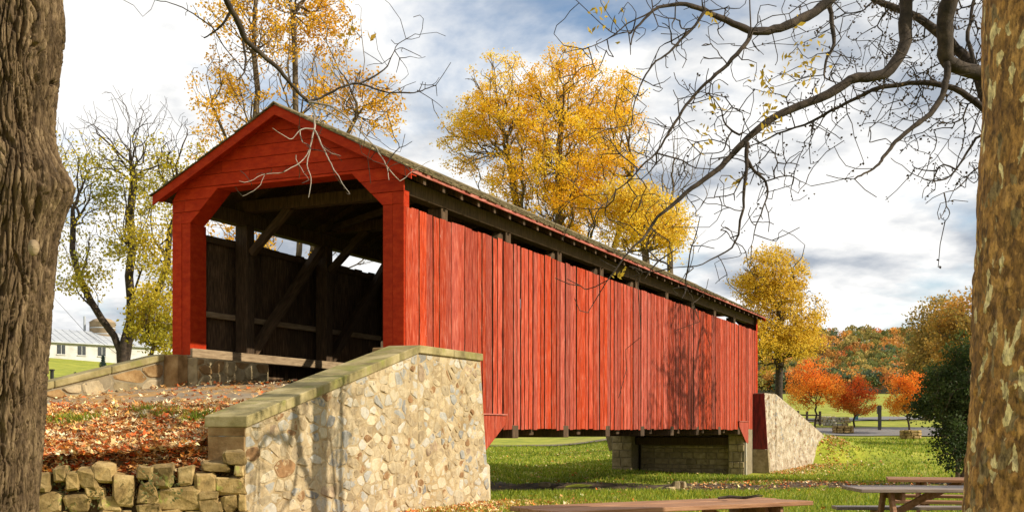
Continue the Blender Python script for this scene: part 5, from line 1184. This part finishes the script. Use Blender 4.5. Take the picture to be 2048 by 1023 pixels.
for k in range(int(LB/1.05)): beam('roof_seam', (k*1.05, -.5, 2.38), (k*1.05, 4.45, RH + .15), .05, .05, M_TIN, T, 0)
for e_ in (0.02, LB - .02):
    V, F = extrude_poly([(0, 2.25), (9, 2.25), (4.5, RH - .05)], lambda a, b, d: (d, a, b), e_ - .05, e_ + .05); link('gable', fix_normals(mesh(V, F)), M_WHITE, T)
x = 1.3
while x < LB - 1:
    wdw = box('window', (-.55, .55, -.06, .02, -.1, 1.1), M_GLASS, T, 0, (x, 0, .85)); box('sill', (-.65, .65, -.14, -.061, -.22, -.1), M_WHITE, wdw); box('glazing_bar', (-.03, .03, -.09, -.061, -.1, 1.1), M_WHITE, wdw); x += 2.85
for x in (LB*.33, LB*.62):
    V, F = tube_vf([(0, 0, -.1), (0, 0, .6), (0, 0, .62), (0, 0, 1.0), (0, 0, 1.15)], [.32, .32, .55, .55, .05], 12); link('roof_vent', mesh(V, F), M_TIN, T, None, (x, 4.5, RH + .12))
    T.children[-1].location = (x, 4.5, RH + .12)
ps = at(205, 700, 162); T = empty('silo', (ps[0], ps[1], bz - 1)); tag(T, 'tan banded silo rising behind the white barn', 'silo')
M_SILO = pmat('tan_silo_stave', [(0.26, 0.19, 0.12), (0.36, 0.27, 0.18)], 1, 6, .9, .2, 8, (1, 1, 3))
V, F = tube_vf([(0, 0, 0), (0, 0, 6.7), (0, 0, 6.75), (0, 0, 7.2), (0, 0, 7.5)], [1.75, 1.75, 1.85, 1.2, .1], 24); link('body', mesh(V, F), M_SILO, T)
for k in range(7):
    V, F = tube_vf([(0, 0, .8 + k*.85), (0, 0, .92 + k*.85)], [1.78, 1.78], 24); link('hoop', mesh(V, F), M_TIN, T)
V, F = tube_vf([(-2.3, -.6, 0), (-2.3, -.6, 7.6)], [.16, .16], 8); link('filler_pipe', mesh(V, F), M_TIN, T)
def spruce(label, base, h, rad, seed, pal):
    T = empty('spruce_tree', base); tag(T, label, 'spruce'); q = np.random.default_rng(seed); V, F = tube_vf([(0, 0, -.2), (0, 0, h*.5), (0, 0, h)], [.06*h/2, .04*h/2, .01], 7); link('trunk', mesh(V, F), M_TBARK, T)
    n = int(1800*h/2); zz = q.random(n)**1.5*h*.97; lay = np.abs(np.sin(zz*9/h*1.7)); rr = rad*(1 - zz/h)*(0.55 + 0.45*lay)*q.random(n)**.4; th = q.uniform(0, 2*np.pi, n)
    V, F, col = leaf_vf(np.stack([rr*np.cos(th), rr*np.sin(th), zz + .05 - rr*.25], -1), .13, q, pal, aspect=.3); link('crown', mesh(V, F, col=col), M_LEAF, T)
b = gp(206, 48); spruce('small blue green spruce just above the parapet in front of the barn', b, 1.35, .5, 4, [(0.03, 0.06, 0.05), (0.06, 0.10, 0.09), (0.09, 0.14, 0.13)])
b = gp(151, 42); spruce('tiny dark spruce above the parapet near the left trunk', b, .5, .22, 5, [(0.02, 0.04, 0.03), (0.05, 0.08, 0.06)])
T = empty('marker_post', gp(104, 40)); tag(T, 'short dark marker post in the field beyond the parapet', 'post'); box('shaft', (-.05, .05, -.05, .05, -.2, .5), M_DARK, T, .008); box('cap', (-.07, .07, -.07, .07, .502, .56), M_DARK, T, .008)

# ------------------------------------------------------------------ rocks at the stream
rk = random.Random(12); nrk = 0
for k in range(45):
    u = rk.uniform(1010, 1345); v = 990 + rk.uniform(-12, 9) - (u - 1010)*0.03
    t = rk.uniform(-12, 0.5)
    s_ = 13.2 + 0.35*t + rk.choice([2.2, 2.6, 3.0, 3.4, -2.3, -2.8, 1.8]) + rk.uniform(-.3, .3); P = st(s_, t)
    z = tz(P[0], P[1]); sz_ = (rk.uniform(.15, .55), rk.uniform(.15, .45), rk.uniform(.1, .3)); o = link('rock', hull(sz_, 900 + k), M_PIER, None, (P[0], P[1], z + sz_[2]*.2), (rk.uniform(-.2, .2), rk.uniform(-.2, .2), rk.uniform(0, 3)))
    tag(o, 'small rough rock among the rocks edging the stream under the bridge', 'rock', 'rocks along the stream'); nrk += 1
for k, (u, v, Y, a_) in enumerate(((1303, 966, 34, .75), (1290, 982, 33, .95))):
    P = at(u, v, Y); z = tz(P[0], P[1]); o = link('rock', hull((a_, .6, .55), 990 + k), M_DRY, None, (P[0], P[1], z + .18), (0, 0, .4)); tag(o, ['blocky brown boulder on the bank below the far abutment', 'larger flat boulder just in front of the blocky one on the bank'][k], 'rock', 'boulders by the stream')

# ------------------------------------------------------------------ fallen leaves and grass
def litter(name, xy, zf, size, seed, pal, lift=0.035, curl=0.5):
    q = np.random.default_rng(seed); n = len(xy); ang = q.uniform(0, 2*np.pi, n); sz_ = size*q.uniform(.55, 1.35, n)
    k = 9; star = np.array([0.5, .32, 0.46, .26, .5, .26, .46, .32, .5]) ; th = np.linspace(-2.5, 2.5, k)
    lx = star*np.cos(th); ly = star*np.sin(th)
    L = np.concatenate([[[-.12, 0, 0]], np.stack([lx, ly, np.zeros(k)], -1)])                      # (k+1,3)
    Lr = np.repeat(L[None], n, 0)*sz_[:, None, None]
    c1, c2 = q.normal(0, curl, n)[:, None], q.normal(0, curl, n)[:, None]
    Lr[..., 2] += (c1*Lr[..., 0]**2 + np.abs(c2)*Lr[..., 1]**2)/sz_[:, None]*1.6
    tx, ty = q.normal(0, .3, n)[:, None], q.normal(0, .3, n)[:, None]; Lr[..., 2] += tx*Lr[..., 0] + ty*Lr[..., 1]
    ca, sa = np.cos(ang)[:, None], np.sin(ang)[:, None]; X = Lr[..., 0]*ca - Lr[..., 1]*sa; Y = Lr[..., 0]*sa + Lr[..., 1]*ca
    z0 = zf(xy[:, 0], xy[:, 1]) + lift*q.random(n) + .012
    V = np.stack([xy[:, 0:1] + X, xy[:, 1:2] + Y, z0[:, None] + np.maximum(Lr[..., 2], -.02)], -1).reshape(-1, 3)
    b = np.arange(n)[:, None, None]*(k+1); i = np.arange(1, k); F = (b + np.stack([np.zeros(k-1, int), i, i+1], -1)[None]).reshape(-1, 3)
    pal = np.array(pal); c = pal[q.choice(len(pal), n)]*(1 + q.normal(0, .2, (n, 1))); c = np.clip(c, .01, .85)
    return link(name, mesh(V, F, col=np.repeat(c, k+1, 0)), M_LITTER)
LP = [(0.82, 0.52, 0.23), (0.76, 0.42, 0.14), (0.84, 0.62, 0.34), (0.70, 0.32, 0.07), (0.60, 0.13, 0.03), (0.50, 0.26, 0.10), (0.86, 0.68, 0.42), (0.36, 0.16, 0.06), (0.70, 0.21, 0.05), (0.78, 0.54, 0.24)]
q = np.random.default_rng(60)
xy = np.stack([q.uniform(-9.5, -1.7, 52000), q.uniform(13.0, 22.5, 52000)], -1); s_, t_ = to_st(xy[:, 0], xy[:, 1])
inb = ((xy[:, 0]-WA[0])*wn_[0] + (xy[:, 1]-WA[1])*wn_[1] < -0.56) & ((xy[:, 0]-DA[0])*dn[0] + (xy[:, 1]-DA[1])*dn[1] > -0.02) & (s_ < -.1) & ((xy[:, 0]-pa[0])*pn[0] + (xy[:, 1]-pa[1])*pn[1] > .05)
patch = np.array([mnoise.noise(Vector((x*1.1, y*1.1, 3))) for x, y in xy]); lane = s_ > -4.1
dw = ((xy[:, 0]-WA[0])*wn_[0] + (xy[:, 1]-WA[1])*wn_[1])
keep_ = inb & np.where(lane, q.random(len(xy)) < np.clip(.035 + .5*np.exp(-(s_ + 4.2)**2/.12) + .6*np.exp(-((dw + .6)/.8)**2) + .2*np.exp(-((s_ + .1)/.2)**2), 0, .85), (patch > -.33) | (q.random(len(xy)) < .25))
stuff(litter('fallen_leaves', xy[keep_], lambda x, y: bank_z(x, y) + .01, .098, 61, LP, .05), 'carpet of dry orange and tan leaves on the bank', 'leaves')
fa = q.uniform(0, DLEN, 4200); fdd = q.uniform(-.12, .55, 4200); fxy = DA + dd*fa[:, None] + dn*fdd[:, None]; fz_ = {}
zz_ = np.array([fill_z(a_, d_) for a_, d_ in zip(fa, fdd)]); stuff(litter('fallen_leaves', fxy, lambda x, y: zz_ + .01, .092, 64, LP, .05), 'leaves spilling over the top of the dry stone wall', 'leaves')
# leaves at the foot of the wing wall and along the stream bank
xa = []
for k in range(5200):
    a_ = q.uniform(-.5, LEN1 + 4.0); d_ = q.exponential(.5) + .03
    b_ = WA + wd_*min(a_, LEN1) + (D1*max(a_ - LEN1, 0)) + (wn_ if a_ < LEN1 else D2)*d_; xa.append(b_)
for k in range(2600):                                                       # drift on the flat right of the wall
    xa.append(np.array([q.normal(-.2, 1.5), q.normal(20.5, 2.2)]))
for k in range(2600):                                                       # brown line along the stream bank to the right
    t = q.uniform(.5, 16); c = 13.2 + .35*t + q.normal(3.4, .9); P = st(c, t); xa.append(P[:2])
for k in range(1800):                                                       # around the foot of the far wing
    a_ = q.uniform(0, FLEN + 1.5); P = FB + fd*a_ + fn_*(q.exponential(.5) + .05); xa.append(P)
xa.extend([np.array([q.uniform(.02, .42)*y, y]) for y in q.uniform(24, 75, 1600)])
xa.extend([np.array([q.uniform(-.06, .10)*y, y]) for y in q.uniform(30, 75, 900)])
xa.extend([np.array([q.uniform(-.5, .42)*y, y]) for y in q.uniform(8.5, 20, 1500)])
xa = np.array(xa); off_w = ((xa[:, 0]-WA[0])*wn_[0] + (xa[:, 1]-WA[1])*wn_[1] > .02) | (xa[:, 1] > 20.1); s_, t_ = to_st(xa[:, 0], xa[:, 1]); xa = xa[off_w & ~((s_ < 3) & (t_ < .55) & (xa[:, 1] > 17)) & ~((s_ > 26.5) & (s_ < 30) & (t_ < .5) & (t_ > -6))]
stuff(litter('fallen_leaves', xa, ground_z, .105, 62, LP, .04), 'loose brown leaves scattered on the grass and stream bank', 'leaves')
# leaves caught on the coping, the parapet base and the table
def blades(name, xy, zf, h, seed, wsc=1.0):
    q = np.random.default_rng(seed); n = len(xy); D = np.hypot(xy[:, 0], xy[:, 1]); z = zf(xy[:, 0], xy[:, 1]); th = q.uniform(0, np.pi, n); wv = (.006 + .00042*D)*wsc*q.uniform(.7, 1.3, n); hh = h*q.uniform(.5, 1.4, n)*(1 + .004*D)
    lx, ly = q.normal(0, .4, n)*hh, q.normal(0, .4, n)*hh
    V = np.stack([np.stack([xy[:, 0] - np.cos(th)*wv, xy[:, 1] - np.sin(th)*wv, z - .01], -1), np.stack([xy[:, 0] + np.cos(th)*wv, xy[:, 1] + np.sin(th)*wv, z - .01], -1), np.stack([xy[:, 0] + lx, xy[:, 1] + ly, z + hh], -1)], 1).reshape(-1, 3)
    pal = np.array([(.12, .19, .014), (.22, .28, .02), (.33, .36, .03), (.44, .40, .08)]); c = pal[q.choice(4, n, p=[.3, .38, .24, .08])]*(1 + q.normal(0, .15, (n, 1)))
    return link(name, mesh(V, np.arange(3*n).reshape(-1, 3), col=np.repeat(np.clip(c, .005, .6), 3, 0)), M_BLADE)
n = 300000; Y = np.exp(q.uniform(np.log(10), np.log(82), n)); X = Y*q.uniform(-.08, .45, n); xy = np.stack([X, Y], -1); s_, t_ = to_st(X, Y)
ok = ~((t_ > -BW-.1) & (t_ < .55) & ((s_ < 3.1) | (s_ > 26.7)) & (s_ > -3) & (s_ < 30)) & (np.abs(s_ - (13.35 + .35*t_)) > 3.55 + .5*np.sin(X*1.7 + Y) ) & (((X-WA[0])*wn_[0] + (Y-WA[1])*wn_[1] > .03) | (Y > 23)) & (ground_z(X, Y) > -2.1)
tuft = np.array([mnoise.noise(Vector((a*.7, b*.7, 0))) for a, b in xy[::1]]); ok &= q.random(n) < np.clip(.65 + tuft, .15, 1)
stuff(blades('grass', xy[ok], ground_z, .085, 70), 'mown green lawn grass around and beyond the bridge', 'grass')
# tufts on the bank
xy = []
for (u, v) in ((395, 842), (330, 835), (180, 846), (290, 828), (120, 848), (150, 850)):
    s0 = None
    for Yt in np.linspace(13.5, 19, 60):
        P = at(u, v, Yt)
        if float(bank_z(P[0], P[1])) >= P[2]: s0 = P; break
    if s0 is not None: xy.append(s0[:2] + q.normal(0, 1, (200, 2))*np.array([.13, .14]))
xy = np.concatenate(xy); stuff(blades('grass_tufts', xy, bank_z, .13, 71, .8), 'green grass tufts poking through the leaves on the bank', 'grass')
# small weeds hanging in the dry wall
V_, F_, c_ = leaf_vf(np.concatenate([at(u, v, 13.45) + q.normal(0, 1, (n, 3))*np.array([.07, .05, .09]) for u, v, n in ((125, 950, 90), (135, 1005, 70), (300, 965, 60), (195, 985, 50), (345, 975, 40), (75, 985, 40))]), .045, q, [(.05, .08, .02), (.16, .17, .06), (.30, .27, .13)])
o = link('ivy_weeds', mesh(V_, F_, col=c_), M_LEAF); stuff(o, 'small ivy and weeds growing in the gaps of the dry stone wall', 'ivy')
